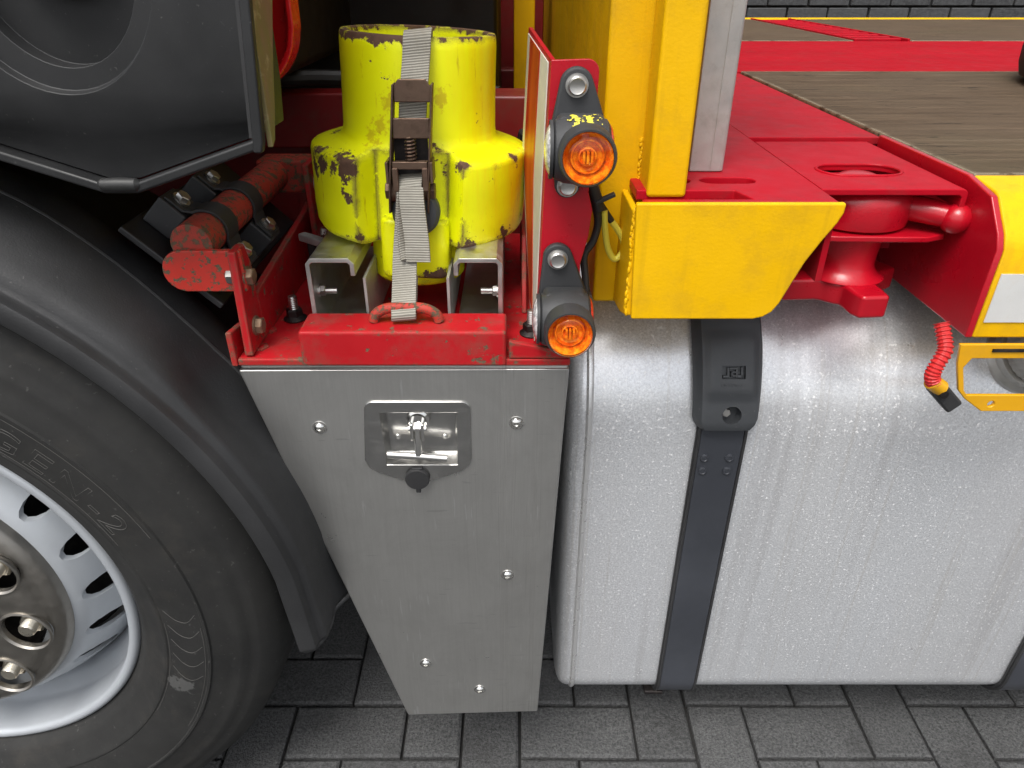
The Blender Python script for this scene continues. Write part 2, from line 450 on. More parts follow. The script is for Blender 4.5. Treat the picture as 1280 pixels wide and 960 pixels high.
def m_brick():
    t = NT('dark_grey_wall_brick')
    oi = t.n('ShaderNodeObjectInfo')
    c = t.mix(oi.outputs['Random'], (0.028, 0.029, 0.031), (0.052, 0.053, 0.056))
    g = t.noise(60, 6, 0.7)
    c = t.mix(t.ramp(g, 0.35, 0.7), c, (0.075, 0.077, 0.08))
    return t.set(Base_Color=c, Roughness=0.85, Normal=t.bump(g, 0.6, 0.004))


def m_cabedge():
    t = NT('algae_stained_panel_edge')
    c = t.mix(t.ramp(t.noise(1, 5, 0.65, t.mapped((30, 30, 7))), 0.4, 0.62), (0.20, 0.12, 0.07), (0.14, 0.14, 0.03))
    c = t.mix(t.ramp(t.noise(40, 5, 0.7), 0.55, 0.7), c, (0.35, 0.30, 0.16))
    return t.set(Base_Color=c, Roughness=0.7)


M['socket'] = m_socket()
M['tank'] = m_tank()
M['stainless'] = m_stainless()
M['paver'] = m_paver()
M['wood'] = m_wood()
M['tyre'] = m_tyre()
M['webbing'] = m_webbing()
M['amber'] = m_amber()
M['amber_glass'] = m_amber_glass()
M['white_lens'] = m_lens('clear_ribbed_lens', (0.35, 0.35, 0.36), (0.75, 0.75, 0.75))
M['red_lens'] = m_lens('red_ribbed_lens', (0.45, 0.01, 0.01), (0.6, 0.04, 0.03))
M['stripe'] = m_stripe()
M['brick'] = m_brick()
M['cab_edge'] = m_cabedge()

# ------------------------------------------------------------------ mesh helpers
ROOT = {}


def thing(name, label, cat, loc=(0, 0, 0), group=None, kind=None):
    o = bpy.data.objects.new(name, None)
    o.empty_display_size = 0.05
    COL.objects.link(o)
    o.location = loc
    o['label'] = label
    o['category'] = cat
    if group:
        o['group'] = group
    if kind:
        o['kind'] = kind
    ROOT[o.name] = Vector(loc)
    return o


def root_of(o):
    while o.parent:
        o = o.parent
    return ROOT.get(o.name, Vector((0, 0, 0)))


class MB:
    """a bmesh with shape helpers, all in world metres"""
    def __init__(self):
        self.b = bmesh.new()
        self.uv = None

    def v(self, p):
        return self.b.verts.new(p)

    def f(self, vs):
        try:
            return self.b.faces.new(vs)
        except ValueError:
            return None

    def box(self, x0, x1, y0, y1, z0, z1):
        c = [self.v((x, y, z)) for z in (z0, z1) for y in (y0, y1) for x in (x0, x1)]
        for q in ((0, 2, 3, 1), (4, 5, 7, 6), (0, 1, 5, 4), (2, 6, 7, 3), (0, 4, 6, 2), (1, 3, 7, 5)):
            self.f([c[i] for i in q])
        return self

    def obox(self, o, ax, ay, az, a, b, c):
        """oriented box: origin, three axes, ranges"""
        o = Vector(o)
        vs = [self.v(o + Vector(ax) * x + Vector(ay) * y + Vector(az) * z) for z in c for y in b for x in a]
        for q in ((0, 2, 3, 1), (4, 5, 7, 6), (0, 1, 5, 4), (2, 6, 7, 3), (0, 4, 6, 2), (1, 3, 7, 5)):
            self.f([vs[i] for i in q])
        return self

    def prism(self, pts, axis, a, b):
        def P(p, h):
            return {'x': (h, p[0], p[1]), 'y': (p[0], h, p[1]), 'z': (p[0], p[1], h)}[axis]
        A = [self.v(P(p, a)) for p in pts]
        B = [self.v(P(p, b)) for p in pts]
        n = len(pts)
        self.f(A[::-1])
        self.f(B)
        for i in range(n):
            self.f([A[i], A[(i + 1) % n], B[(i + 1) % n], B[i]])
        return self

    def lathe(self, prof, c, axis, seg=48, closed=False, rf=None):
        """prof: (radius, height along axis); c: point on the axis"""
        c = Vector(c)
        az = Vector(axis).normalized()
        ux = az.orthogonal().normalized()
        if abs(az.y) > 0.99:
            ux = Vector((1, 0, 0))
        if abs(az.z) > 0.99:
            ux = Vector((1, 0, 0))
        uy = az.cross(ux)
        rings = []
        for r, h in prof:
            if r < 1e-6:
                rings.append([self.v(c + az * h)])
            else:
                ring = []
                for i in range(seg):
                    a = 2 * math.pi * i / seg
                    rr = r if rf is None else rf(r, h, a)
                    ring.append(self.v(c + az * h + ux * (rr * math.cos(a)) + uy * (rr * math.sin(a))))
                rings.append(ring)
        pairs = list(zip(rings[:-1], rings[1:]))
        if closed:
            pairs.append((rings[-1], rings[0]))
        for A, B in pairs:
            if len(A) == 1 and len(B) == 1:
                continue
            for i in range(seg):
                j = (i + 1) % seg
                if len(A) == 1:
                    self.f([A[0], B[j], B[i]])
                elif len(B) == 1:
                    self.f([A[i], A[j], B[0]])
                else:
                    self.f([A[i], A[j], B[j], B[i]])
        return self

    def cyl(self, p, q, r, seg=24, r2=None):
        p, q = Vector(p), Vector(q)
        L = (q - p).length
        r2 = r if r2 is None else r2
        return self.lathe([(0, 0), (r, 0), (r2, L), (0, L)], p, q - p, seg)

    def dome(self, p, axis, r, h, seg=24, n=5):
        pr = [(r * math.cos(math.pi / 2 * i / n), h * math.sin(math.pi / 2 * i / n)) for i in range(n)] + [(0, h)]
        return self.lathe([(0, 0)] + pr, p, axis, seg)

    def hexbolt(self, p, axis, r, h, washer=0.0):
        p = Vector(p)
        ax = Vector(axis).normalized()
        if washer:
            self.lathe([(0, 0), (washer, 0), (washer, 0.002), (0, 0.002)], p, ax, 24)
            p = p + ax * 0.002
        self.lathe([(0, 0), (r, 0), (r, h * 0.85), (r * 0.86, h), (0, h)], p, ax, 6)
        return self

    def tube(self, pts, r, seg=10, rf=None, cap=True):
        pts = [Vector(p) for p in pts]
        n = len(pts)
        up = None
        rings = []
        for i, p in enumerate(pts):
            t = (pts[min(i + 1, n - 1)] - pts[max(i - 1, 0)]).normalized()
            if up is None:
                up = t.orthogonal().normalized()
            up = (up - t * up.dot(t)).normalized()
            w = t.cross(up)
            rr = rf(i) if rf else r
            rings.append([self.v(p + up * (rr * math.cos(2 * math.pi * k / seg)) + w * (rr * math.sin(2 * math.pi * k / seg))) for k in range(seg)])
        for A, B in zip(rings[:-1], rings[1:]):
            for k in range(seg):
                self.f([A[k], A[(k + 1) % seg], B[(k + 1) % seg], B[k]])
        if cap:
            self.f(rings[0][::-1])
            self.f(rings[-1])
        return self

    def ribbon(self, pts, w, th, side):
        """flat strap along pts; side = unit vector across the strap; uv runs along its length"""
        uvl = self.b.loops.layers.uv.verify()
        pts = [Vector(p) for p in pts]
        n = len(pts)
        L = 0
        sec = []
        for i, p in enumerate(pts):
            if i:
                L += (p - pts[i - 1]).length
            s = Vector(side[i] if isinstance(side, list) else side)
            t = (pts[min(i + 1, n - 1)] - pts[max(i - 1, 0)]).normalized()
            nn = t.cross(s).normalized()
            q = [p - s * w / 2 - nn * th / 2, p + s * w / 2 - nn * th / 2, p + s * w / 2 + nn * th / 2, p - s * w / 2 + nn * th / 2]
            sec.append(([self.v(x) for x in q], L))
        U = [0, w, w + th, 2 * w + th, 2 * w + 2 * th]
        for (A, la), (B, lb) in zip(sec[:-1], sec[1:]):
            for k in range(4):
                f = self.f([A[k], A[(k + 1) % 4], B[(k + 1) % 4], B[k]])
                if f:
                    for lp, uv in zip(f.loops, ((U[k], la), (U[k + 1], la), (U[k + 1], lb), (U[k], lb))):
                        lp[uvl].uv = uv
        self.f(sec[0][0][::-1])
        self.f(sec[-1][0])
        return self


def obj(name, mb, mat, parent=None, bevel=0.0, seg=2, smooth=35, solid=0.0, subsurf=0):
    b = mb.b
    bmesh.ops.recalc_face_normals(b, faces=b.faces)
    off = root_of(parent) if parent else Vector((0, 0, 0))
    if off.length > 0:
        bmesh.ops.translate(b, verts=b.verts, vec=-off)
    me = bpy.data.meshes.new(name)
    b.to_mesh(me)
    b.free()
    if smooth:
        me.shade_smooth()
        me.set_sharp_from_angle(angle=R(smooth))
    o = bpy.data.objects.new(name, me)
    COL.objects.link(o)
    me.materials.append(M[mat])
    if parent:
        o.parent = parent
    if solid:
        m = o.modifiers.new('solid', 'SOLIDIFY')
        m.thickness = solid
        m.offset = 0
    if bevel:
        m = o.modifiers.new('bevel', 'BEVEL')
        m.width = bevel
        m.segments = seg
        m.limit_method = 'ANGLE'
        m.angle_limit = R(32)
        m.harden_normals = True
    if subsurf:
        m = o.modifiers.new('sub', 'SUBSURF')
        m.levels = m.render_levels = subsurf
    return o


def cut(o, mb):
    """boolean difference, applied; runs before the bevel modifier"""
    b = mb.b
    bmesh.ops.recalc_face_normals(b, faces=b.faces)
    off = root_of(o)
    bmesh.ops.translate(b, verts=b.verts, vec=-off)
    me = bpy.data.meshes.new('cutter')
    b.to_mesh(me)
    b.free()
    c = bpy.data.objects.new('cutter', me)
    COL.objects.link(c)
    c.parent = o.parent
    bevs = [(m.width, m.segments) for m in o.modifiers if m.type == 'BEVEL']
    for m in list(o.modifiers):
        o.modifiers.remove(m)
    bo = o.modifiers.new('cut', 'BOOLEAN')
    bo.operation = 'DIFFERENCE'
    bo.solver = 'EXACT'
    bo.object = c
    bpy.context.view_layer.update()
    dg = bpy.context.evaluated_depsgraph_get()
    new = bpy.data.meshes.new_from_object(o.evaluated_get(dg))
    old = o.data
    o.modifiers.remove(bo)
    o.data = new
    new.name = old.name
    bpy.data.objects.remove(c)
    bpy.data.meshes.remove(me)
    new.shade_smooth()
    new.set_sharp_from_angle(angle=R(35))
    for w, s in bevs:
        m = o.modifiers.new('bevel', 'BEVEL')
        m.width = w
        m.segments = s
        m.limit_method = 'ANGLE'
        m.angle_limit = R(32)
        m.harden_normals = True
    return o


def spline(pts, n=8):
    """Catmull-Rom through pts"""
    pts = [Vector(p) for p in pts]
    out = []
    for i in range(len(pts) - 1):
        p0, p1, p2, p3 = pts[max(i - 1, 0)], pts[i], pts[i + 1], pts[min(i + 2, len(pts) - 1)]
        for k in range(n):
            t = k / n
            out.append(0.5 * ((2 * p1) + (p2 - p0) * t + (2 * p0 - 5 * p1 + 4 * p2 - p3) * t * t + (3 * p1 - p0 - 3 * p2 + p3) * t ** 3))
    out.append(pts[-1])
    return out


def arc(cx, cz, r, a0, a1, n=8):
    return [(cx + r * math.cos(R(a0 + (a1 - a0) * i / n)), cz + r * math.sin(R(a0 + (a1 - a0) * i / n))) for i in range(n + 1)]


def capsule(x0, x1, y, r, n=6):
    """slot outline in 2-D, long axis along the first coordinate"""
    return arc(x1 - r, y, r, -90, 90, n) + arc(x0 + r, y, r, 90, 270, n)


# ------------------------------------------------------------------ ground: herringbone pavers
U = 0.105
GAP = 0.0055
X0, Y0 = -0.4065, 0.7385

mb = MB()
S = 120
vs = [mb.v(p) for p in ((-S, -S, -0.012), (S, -S, -0.012), (S, S, -0.012), (-S, S, -0.012))]
mb.f(vs)
ground = obj('ground', mb, 'joint', None, smooth=0)
ground['kind'] = 'structure'
ground['label'] = 'charcoal concrete block paving laid in herringbone under the truck'


def paver_mesh(mb, x0, y0, w, h, dz=0.0, ch=0.0045, tilt=(0, 0)):
    g2 = GAP / 2
    a, b_, c, d = x0 + g2, x0 + w - g2, y0 + g2, y0 + h - g2

    def zz(x, y):
        return dz + tilt[0] * (x - x0 - w / 2) + tilt[1] * (y - y0 - h / 2)
    lo = [(a, c), (b_, c), (b_, d), (a, d)]
    hi = [(a + ch, c + ch), (b_ - ch, c + ch), (b_ - ch, d - ch), (a + ch, d - ch)]
    B = [mb.v((x, y, -0.03)) for x, y in lo]
    L = [mb.v((x, y, zz(x, y) - 0.0035)) for x, y in lo]
    T = [mb.v((x, y, zz(x, y))) for x, y in hi]
    mb.f(T)
    for i in range(4):
        j = (i + 1) % 4
        mb.f([L[i], L[j], T[j], T[i]])
        mb.f([B[i], B[j], L[j], L[i]])


def shared_paver(horizontal):
    mb = MB()
    w, h = (2 * U, U) if horizontal else (U, 2 * U)
    paver_mesh(mb, -w / 2, -h / 2, w, h)
    b = mb.b
    bmesh.ops.recalc_face_normals(b, faces=b.faces)
    me = bpy.data.meshes.new('paver')
    b.to_mesh(me)
    b.free()
    me.materials.append(M['paver'])
    return me


pm_h, pm_v = shared_paver(True), shared_paver(False)
rest = MB()
rng = random.Random(3)
for i in range(-42, 46):
    for j in range(-40, 34):
        m4 = (i + j) % 4
        if m4 not in (0, 2):
            continue
        hor = m4 == 0
        w, h = (2 * U, U) if hor else (U, 2 * U)
        x, y = X0 + i * U, Y0 + j * U
        near = -0.85 < x + w / 2 < 1.15 and 0.45 < y + h / 2 < 1.25
        dz = rng.uniform(-0.0022, 0.001)
        tl = (rng.uniform(-0.008, 0.008), rng.uniform(-0.008, 0.008))
        if near:
            o = bpy.data.objects.new('paver', pm_h if hor else pm_v)
            COL.objects.link(o)
            o.location = (x + w / 2 + rng.uniform(-.0008, .0008), y + h / 2 + rng.uniform(-.0008, .0008), dz)
            o.rotation_euler = (tl[1], -tl[0], rng.uniform(-0.006, 0.006))
            o.parent = ground
        else:
            paver_mesh(rest, x, y, w, h, dz, tilt=tl)
o = obj('paving_field', rest, 'paver', ground, smooth=0)
o['kind'] = 'stuff'

# ------------------------------------------------------------------ brick wall behind the truck
wall = thing('brick_wall', 'dark grey brick wall behind the far side of the truck bed', 'wall', (1.5, 4.05, 0))
mb = MB().box(-3, 7, 4.06, 4.25, 0, 2.0)
obj('wall_core', mb, 'joint', wall)
BW, BH = 0.207, 0.061
mb = MB().box(-0.098, 0.098, -0.012, 0.03, -0.0255, 0.0255)
bmesh.ops.bevel(mb.b, geom=mb.b.edges[:], offset=0.003, segments=1, affect='EDGES')
bm_me = bpy.data.meshes.new('brick')
mb.b.to_mesh(bm_me)
mb.b.free()
bm_me.materials.append(M['brick'])
far = MB()
for r_ in range(0, 32):
    zc = 0.035 + r_ * BH
    for c_ in range(-22, 27):
        xc = 1.5 + c_ * BW + (BW / 2 if r_ % 2 else 0) + rng.uniform(-.002, .002)
        if 14 <= r_ <= 20 and 0.9 < xc < 3.4:
            o = bpy.data.objects.new('brick', bm_me)
            COL.objects.link(o)
            o.location = (xc - 1.5, 0.0 + rng.uniform(-.002, .002), zc)
            o.parent = wall
        else:
            far.box(xc - .098, xc + .098, 4.038, 4.07, zc - .0255, zc + .0255)
o = obj('brick_field', far, 'brick', wall, smooth=0)
o['kind'] = 'stuff'

# ------------------------------------------------------------------ chassis and dark parts behind the mounts
ch = thing('truck_chassis', 'dark red and black truck chassis in shadow behind the yellow socket', 'chassis', (0, 1.35, 0.5))
obj('frame_rail', MB().box(-3.0, 4.0, 1.36, 1.43, 0.66, 0.955), 'red_shaded', ch, 0.006)
obj('frame_rail', MB().box(-3.0, 4.0, 2.2, 2.27, 0.66, 0.955), 'red_shaded', ch, 0.006)
obj('cross_member', MB().box(-0.62, 0.09, 1.30, 1.36, 0.925, 1.018), 'red_shaded', ch, 0.005)
obj('cross_member', MB().box(-0.06, 0.10, 1.08, 1.16, 0.90, 1.045), 'red_shaded', ch, 0.005)
obj('mounting_plate', MB().box(-0.026, 0.010, 1.288, 1.296, 0.982, 1.022), 'yellow_worn', ch, 0.003)
for hx in (-0.017, 0.001):
    for hz in (0.992, 1.012):
        obj('bolt', MB().hexbolt((hx, 1.2885, hz), (0, -1, 0), 0.004, 0.003), 'dark_iron', ch)
obj('gearbox_housing', MB().lathe([(0, -0.5), (0.17, -0.5), (0.2, -0.4), (0.2, 0.1), (0.16, 0.2), (0, 0.2)], (-0.4, 1.75, 0.82), (1, 0, 0), 32), 'black_steel', ch)
obj('dark_fill_block', MB().box(-1.2, -0.03, 1.62, 2.15, 0.85, 1.5), 'black_steel', ch, 0.01)  # added black block filling the shaded space behind the socket
obj('air_line', MB().tube(spline([(-0.6, 1.22, 1.06), (-0.45, 1.2, 1.05), (-0.3, 1.22, 1.052), (-0.15, 1.24, 1.04), (-0.02, 1.2, 1.03)]), 0.012), 'cable', ch)
obj('air_line', MB().tube(spline([(0.02, 1.05, 1.0), (0.012, 1.06, 0.97), (-0.005, 1.08, 0.93), (-0.02, 1.1, 0.88)]), 0.011), 'cable', ch)
obj('sky_block_slab', MB().box(-1.2, -0.03, 1.28, 2.15, 1.30, 1.36), 'black_steel', ch, 0.01)  # added slab above the view, cuts sky light over the chassis
obj('daylight_block', MB().box(-0.3, 0.0935, 2.36, 2.40, 0.55, 1.9), 'red_shaded', ch, 0.003)  # added dark panel, shuts out daylight beyond the column gap
obj('lower_pan', MB().box(-1.1, 0.0, 1.05, 2.2, 0.50, 0.54), 'black_steel', ch, 0.01)

# ------------------------------------------------------------------ cab corner
cab = thing('truck_cab', 'black plastic cab side panel with stepped round recess above the mudguard', 'cab', (-0.7, 0.62, 1.2))


def cab_bottom(x):
    pts = [(-1.30, 1.42), (-0.80, 1.185), (-0.442, 1.058), (-0.36, 1.030), (-0.332, 1.030), (-0.216, 1.068)]
    for (a, za), (b, zb) in zip(pts[:-1], pts[1:]):
        if x <= b:
            return za + (zb - za) * (x - a) / (b - a)
    return 1.068


mb = MB()
xs = [-1.30, -1.1, -0.95, -0.8, -0.7, -0.6, -0.5, -0.442, -0.40, -0.375, -0.36, -0.347, -0.332, -0.31, -0.28, -0.25, -0.2165]
front, back = [], []
for x in xs:
    zb = cab_bottom(x)
    z1 = zb + 0.010
    top = 1.9
    zm = max(z1 + 0.016, 1.094)
    rows = [(z1, 0.636), (z1 + (zm - z1) * 0.35, 0.6345), (z1 + (zm - z1) * 0.7, 0.627), (zm, 0.622), (zm + 0.02, 0.620), (top, 0.620)]
    front.append([mb.v((x + (0.009 * min(1, (z - 1.068) / 0.11) if x > -0.22 else 0), y, z)) for z, y in rows])
    back.append([mb.v((x + (0.009 * min(1, (z - 1.068) / 0.11) if x > -0.22 else 0), 0.70, z)) for z, y in rows])
for A, B in zip(front[:-1], front[1:]):
    for k in range(len(A) - 1):
        mb.f([A[k], B[k], B[k + 1], A[k + 1]])
for A, B in zip(back[:-1], back[1:]):
    for k in range(len(A) - 1):
        mb.f([A[k + 1], B[k + 1], B[k], A[k]])
for F, Bk in ((front[0], back[0]), (front[-1], back[-1])):
    for k in range(len(F) - 1):
        mb.f([F[k], F[k + 1], Bk[k + 1], Bk[k]])
for i in range(len(xs) - 1):
    mb.f([front[i][0], front[i + 1][0], back[i + 1][0], back[i][0]])
    mb.f([front[i][-1], front[i + 1][-1], back[i + 1][-1], back[i][-1]])
panel = obj('side_panel', mb, 'black_plastic', cab)


def ell_cut(cx, cz, ax, az, y0, y1, tilt=0.0, grow=1.0):
    m = MB()
    n = 56
    A, B = [], []
    for i in range(n):
        a = 2 * math.pi * i / n
        dx, dz = ax * math.cos(a), az * math.sin(a)
        A.append(m.v((cx + dx * grow, y0, cz + dz * grow)))
        B.append(m.v((cx + dx, y1 - tilt * dz, cz + dz)))
    m.f(A[::-1])
    m.f(B)
    for i in range(n):
        m.f([A[i], A[(i + 1) % n], B[(i + 1) % n], B[i]])
    return m


cut(panel, ell_cut(-0.362, 1.222, 0.088, 0.108, 0.60, 0.627, grow=1.08))
cut(panel, ell_cut(-0.358, 1.215, 0.068, 0.083, 0.60, 0.637, tilt=0.09, grow=1.02))
mbv = panel.modifiers.new('bevel', 'BEVEL')
mbv.width = 0.0016
mbv.segments = 2
mbv.limit_method = 'ANGLE'
mbv.angle_limit = R(40)
obj('recess_boss', ell_cut(-0.350, 1.215, 0.042, 0.036, 0.6245, 0.66, grow=0.94), 'black_plastic', cab, 0.002)
# rolled lip along the bottom edge
lip = [(x, 0.6325, cab_bottom(x) + 0.004) for x in (-1.30, -0.8, -0.6, -0.442, -0.40, -0.372, -0.36, -0.346, -0.332, -0.31, -0.27, -0.235, -0.219)]
obj('bottom_lip', MB().ribbon(lip, 0.021, 0.009, (0, 1, 0)), 'black_plastic', cab, 0.0025, 2)
obj('notch_shade_pill', MB().lathe([(0, -0.019), (0.003, -0.0185), (0.0058, -0.015), (0.0066, 0), (0.0058, 0.015), (0.003, 0.0185), (0, 0.019)], (-0.346, 0.6245, 1.0370), (1, 0, 0), 16), 'cable', cab)  # dark solid pill in place of a notch, its shade put in as colour
obj('edge_seal', MB().prism([(-0.2215, 1.078), (-0.2185, 1.078), (-0.2095, 1.19), (-0.2095, 1.85), (-0.2125, 1.85), (-0.2125, 1.19)], 'y', 0.6165, 0.6192), 'rubber', cab)
obj('edge_strip', MB().prism([(-0.2195, 1.066), (-0.2120, 1.066), (-0.2095, 1.075), (-0.2010, 1.18), (-0.2005, 1.85), (-0.2092, 1.85), (-0.2090, 1.19)], 'y', 0.613, 0.6225), 'black_plastic', cab, 0.002)
obj('panel_edge', MB().prism([(0.6230, 1.069), (0.632, 1.074), (0.646, 1.10), (0.664, 1.14), (0.686, 1.18), (0.692, 1.85), (0.6230, 1.85)], 'x', -0.2095, -0.2045), 'cab_edge', cab, 0.001)

obj('panel_screw', MB().dome((-0.247, 0.634, 1.083), (0, -1, 0), 0.004, 0.0025, 14), 'rubber', cab)
obj('body_shell', MB().box(-1.6, -0.330, 0.71, 2.9, 1.06, 2.4), 'black_steel', cab, 0.02)

de = thing('cab_deflector', 'bright red curved cab fairing corner behind the black side panel', 'fairing', (-0.24, 0.79, 1.1))
outl = [(-0.30, 1.068), (-0.262, 1.092), (-0.24, 1.108), (-0.226, 1.125), (-0.219, 1.145), (-0.217, 1.18), (-0.216, 1.4), (-0.216, 1.9), (-0.30, 1.9)]
obj('fairing_panel', MB().prism(outl, 'y', 0.80, 0.806), 'cab_red', de, 0.001)
edge_pts = spline([(x, 0.788, z) for x, z in outl[:-1]], 5)
mb = MB()
obj('rolled_edge', mb.ribbon(edge_pts, 0.030, 0.006, (0, 1, 0)), 'cab_red', de, 0.002, 3)

# ------------------------------------------------------------------ front wheel
WC = Vector((-0.795, 0, 0.497))
wh = thing('wheel_assembly', 'black truck tyre on silver steel rim with ten-nut hub cover', 'wheel', (-0.795, 0.8, 0.0))
tp = [(0.293, 0.672), (0.297, 0.660), (0.301, 0.652), (0.310, 0.640), (0.318, 0.633), (0.322, 0.6315), (0.324, 0.6300), (0.327, 0.6285), (0.335, 0.6235),
      (0.345, 0.6188), (0.347, 0.6172), (0.350, 0.6165), (0.352, 0.6172), (0.370, 0.6128), (0.390, 0.6105), (0.4045, 0.6105), (0.406, 0.6085), (0.409, 0.6085), (0.4105, 0.6110),
      (0.420, 0.6130), (0.430, 0.6165), (0.436, 0.6185), (0.442, 0.6190), (0.447, 0.6205), (0.453, 0.6245), (0.458, 0.6275), (0.464, 0.6290), (0.468, 0.6310),
      (0.476, 0.6375), (0.484, 0.6460), (0.4885, 0.6540), (0.4905, 0.6620), (0.4920, 0.670)]
tread = [(0.4935, 0.685), (0.4955, 0.715), (0.496, 0.722), (0.484, 0.724), (0.484, 0.733), (0.496, 0.735), (0.497, 0.768), (0.485, 0.770), (0.485, 0.780), (0.497, 0.782),
         (0.497, 0.818), (0.485, 0.820), (0.485, 0.830), (0.497, 0.832), (0.496, 0.865), (0.484, 0.867), (0.484, 0.876), (0.496, 0.878), (0.4935, 0.915)]
bk = [(0.490, 0.94), (0.47, 0.97), (0.43, 0.985), (0.38, 0.985), (0.33, 0.97), (0.295, 0.94), (0.285, 0.90), (0.285, 0.70)]
tyre = obj('tyre', MB().lathe(tp + tread + bk, WC, (0, 1, 0), 160, closed=True), 'tyre', wh, smooth=28)


def tyre_y(r):
    for (a, ya), (b, yb) in zip(tp[:-1], tp[1:]):
        if a <= r <= b:
            return ya + (yb - ya) * (r - a) / max(1e-9, b - a)
    return 0.611


def ring_text(txt, rad, ang0, size, y, mat_, parent, nm='lettering'):
    """raised letters round the sidewall, outlined"""
    a = ang0
    mbx = MB()
    for chx in txt:
        cu = bpy.data.curves.new('t', 'FONT')
        cu.body = chx
        cu.size = size
        cu.fill_mode = 'NONE'
        cu.bevel_depth = 0.00042
        cu.bevel_resolution = 0
        to = bpy.data.objects.new('t', cu)
        COL.objects.link(to)
        bpy.context.view_layer.update()
        me = bpy.data.meshes.new_from_object(to.evaluated_get(bpy.context.evaluated_depsgraph_get()))
        wdt = max([v.co.x for v in me.vertices] or [0])
        mid = a - math.degrees(wdt / 2 / rad)
        tx = Vector((math.sin(R(mid)), 0, -math.cos(R(mid))))
        nz = Vector((math.cos(R(mid)), 0, math.sin(R(mid))))
        o0 = WC + nz * rad + Vector((0, y, 0))
        tmp = bmesh.new()
        tmp.from_mesh(me)
        mp = {}
        for v in tmp.verts:
            q_ = WC + nz * (rad + v.co.y) + tx * (v.co.x - wdt / 2) * 1.25
            mp[v] = mbx.v(q_ + Vector((0, tyre_y(math.hypot(q_.x - WC.x, q_.z - WC.z)) - v.co.z - 0.0001, 0)))
        for f in tmp.faces:
            mbx.f([mp[v] for v in f.verts])
        tmp.free()
        bpy.data.objects.remove(to)
        bpy.data.meshes.remove(me)
        bpy.data.curves.remove(cu)
        a -= math.degrees((wdt * 1.25 + size * 0.12) / rad)
    return obj(nm, mbx, mat_, parent, smooth=0)


ring_text('GEN-2', 0.3590, 50, 0.046, 0.6125, 'tyre_line', tyre)
for a0, a1 in ((68, 20), (-2, -32)):
    for rr in (0.3535, 0.4015):
        yv = tyre_y(rr)
        pts = [(WC.x + rr * math.cos(R(a0 + (a1 - a0) * i / 30)), yv, WC.z + rr * math.sin(R(a0 + (a1 - a0) * i / 30))) for i in range(31)]
        obj('sidewall_rib', MB().tube(pts, 0.0005, 6), 'tyre_line', tyre)
# scaly crest patch on the sidewall
for i in range(5):
    a0 = 2 - i * 4.2
    pts = [(WC.x + rr * math.cos(R(a0 + da)), tyre_y(rr), WC.z + rr * math.sin(R(a0 + da))) for rr, da in ((0.358, 0), (0.372, -2.2), (0.386, -2.6), (0.399, -0.6))]
    obj('sidewall_rib', MB().tube(spline(pts, 4), 0.0005, 6), 'tyre_line', tyre)

rim_p = [(0.2995, 0.662), (0.3000, 0.653), (0.2985, 0.648), (0.2945, 0.6455), (0.2895, 0.6460), (0.2860, 0.6490), (0.2845, 0.655), (0.2835, 0.668), (0.2825, 0.695),
         (0.2805, 0.704), (0.2700, 0.716), (0.2660, 0.728), (0.2630, 0.76), (0.2600, 0.80), (0.2600, 0.92), (0.27, 0.93), (0.285, 0.92), (0.285, 0.70), (0.288, 0.675)]
obj('rim_ring', MB().lathe(rim_p, WC, (0, 1, 0), 128, closed=True), 'rim_paint', wh, smooth=50)
disc_p = [(0.175, 0.662), (0.200, 0.656), (0.214, 0.657), (0.224, 0.664), (0.236, 0.682), (0.248, 0.705), (0.257, 0.727), (0.2625, 0.742), (0.2625, 0.747), (0.2560, 0.738), (0.245, 0.711), (0.233, 0.688), (0.222, 0.670), (0.213, 0.663), (0.200, 0.662), (0.175, 0.668)]
disc = obj('rim_disc', MB().lathe(disc_p, WC, (0, 1, 0), 128, closed=True), 'rim_paint', wh, smooth=50)
mb = MB()
for k in range(20):
    a = R(-4 + 18 * k)
    er = Vector((math.cos(a), 0, math.sin(a)))
    et = Vector((-math.sin(a), 0, math.cos(a)))
    A, B = [], []
    for px, pz in capsule(0.2235, 0.2575, 0.0, 0.0155, 7):
        A.append(mb.v(WC + er * px + et * pz + Vector((0, 0.63, 0))))
        B.append(mb.v(WC + er * px + et * pz + Vector((0, 0.79, 0))))
    mb.f(A[::-1])
    mb.f(B)
    n = len(A)
    for i in range(n):
        mb.f([A[i], A[(i + 1) % n], B[(i + 1) % n], B[i]])
cut(disc, mb)
m_ = disc.modifiers.new('bevel', 'BEVEL')
m_.width, m_.segments, m_.limit_method, m_.angle_limit = 0.0015, 2, 'ANGLE', R(42)
obj('brake_drum', MB().lathe([(0, 0.765), (0.235, 0.765), (0.24, 0.775), (0.24, 0.95), (0, 0.95)], WC, (0, 1, 0), 64), 'dark_iron', wh)
obj('hub', MB().lathe([(0, 0.668), (0.172, 0.668), (0.172, 0.70), (0, 0.70)], WC, (0, 1, 0), 48), 'dark_iron', wh)
cov = obj('hub_cover', MB().lathe([(0.06, 0.628), (0.176, 0.628), (0.184, 0.630), (0.188, 0.6335), (0.193, 0.635), (0.199, 0.636), (0.206, 0.640), (0.211, 0.648), (0.2125, 0.660), (0.2105, 0.660), (0.204, 0.645), (0.196, 0.640), (0.176, 0.632), (0.06, 0.632)],
          WC, (0, 1, 0), 128, closed=True), 'hub_steel', wh, smooth=40)
mb = MB()
nut_a = [-14 + 36 * k for k in range(10)]
for a in nut_a:
    c = WC + Vector((math.cos(R(a)), 0, math.sin(R(a)))) * 0.166
    mb.lathe([(0, 0.60), (0.0310, 0.60), (0.0310, 0.66), (0, 0.66)], c, (0, 1, 0), 32)
cut(cov, mb)
nut0 = None
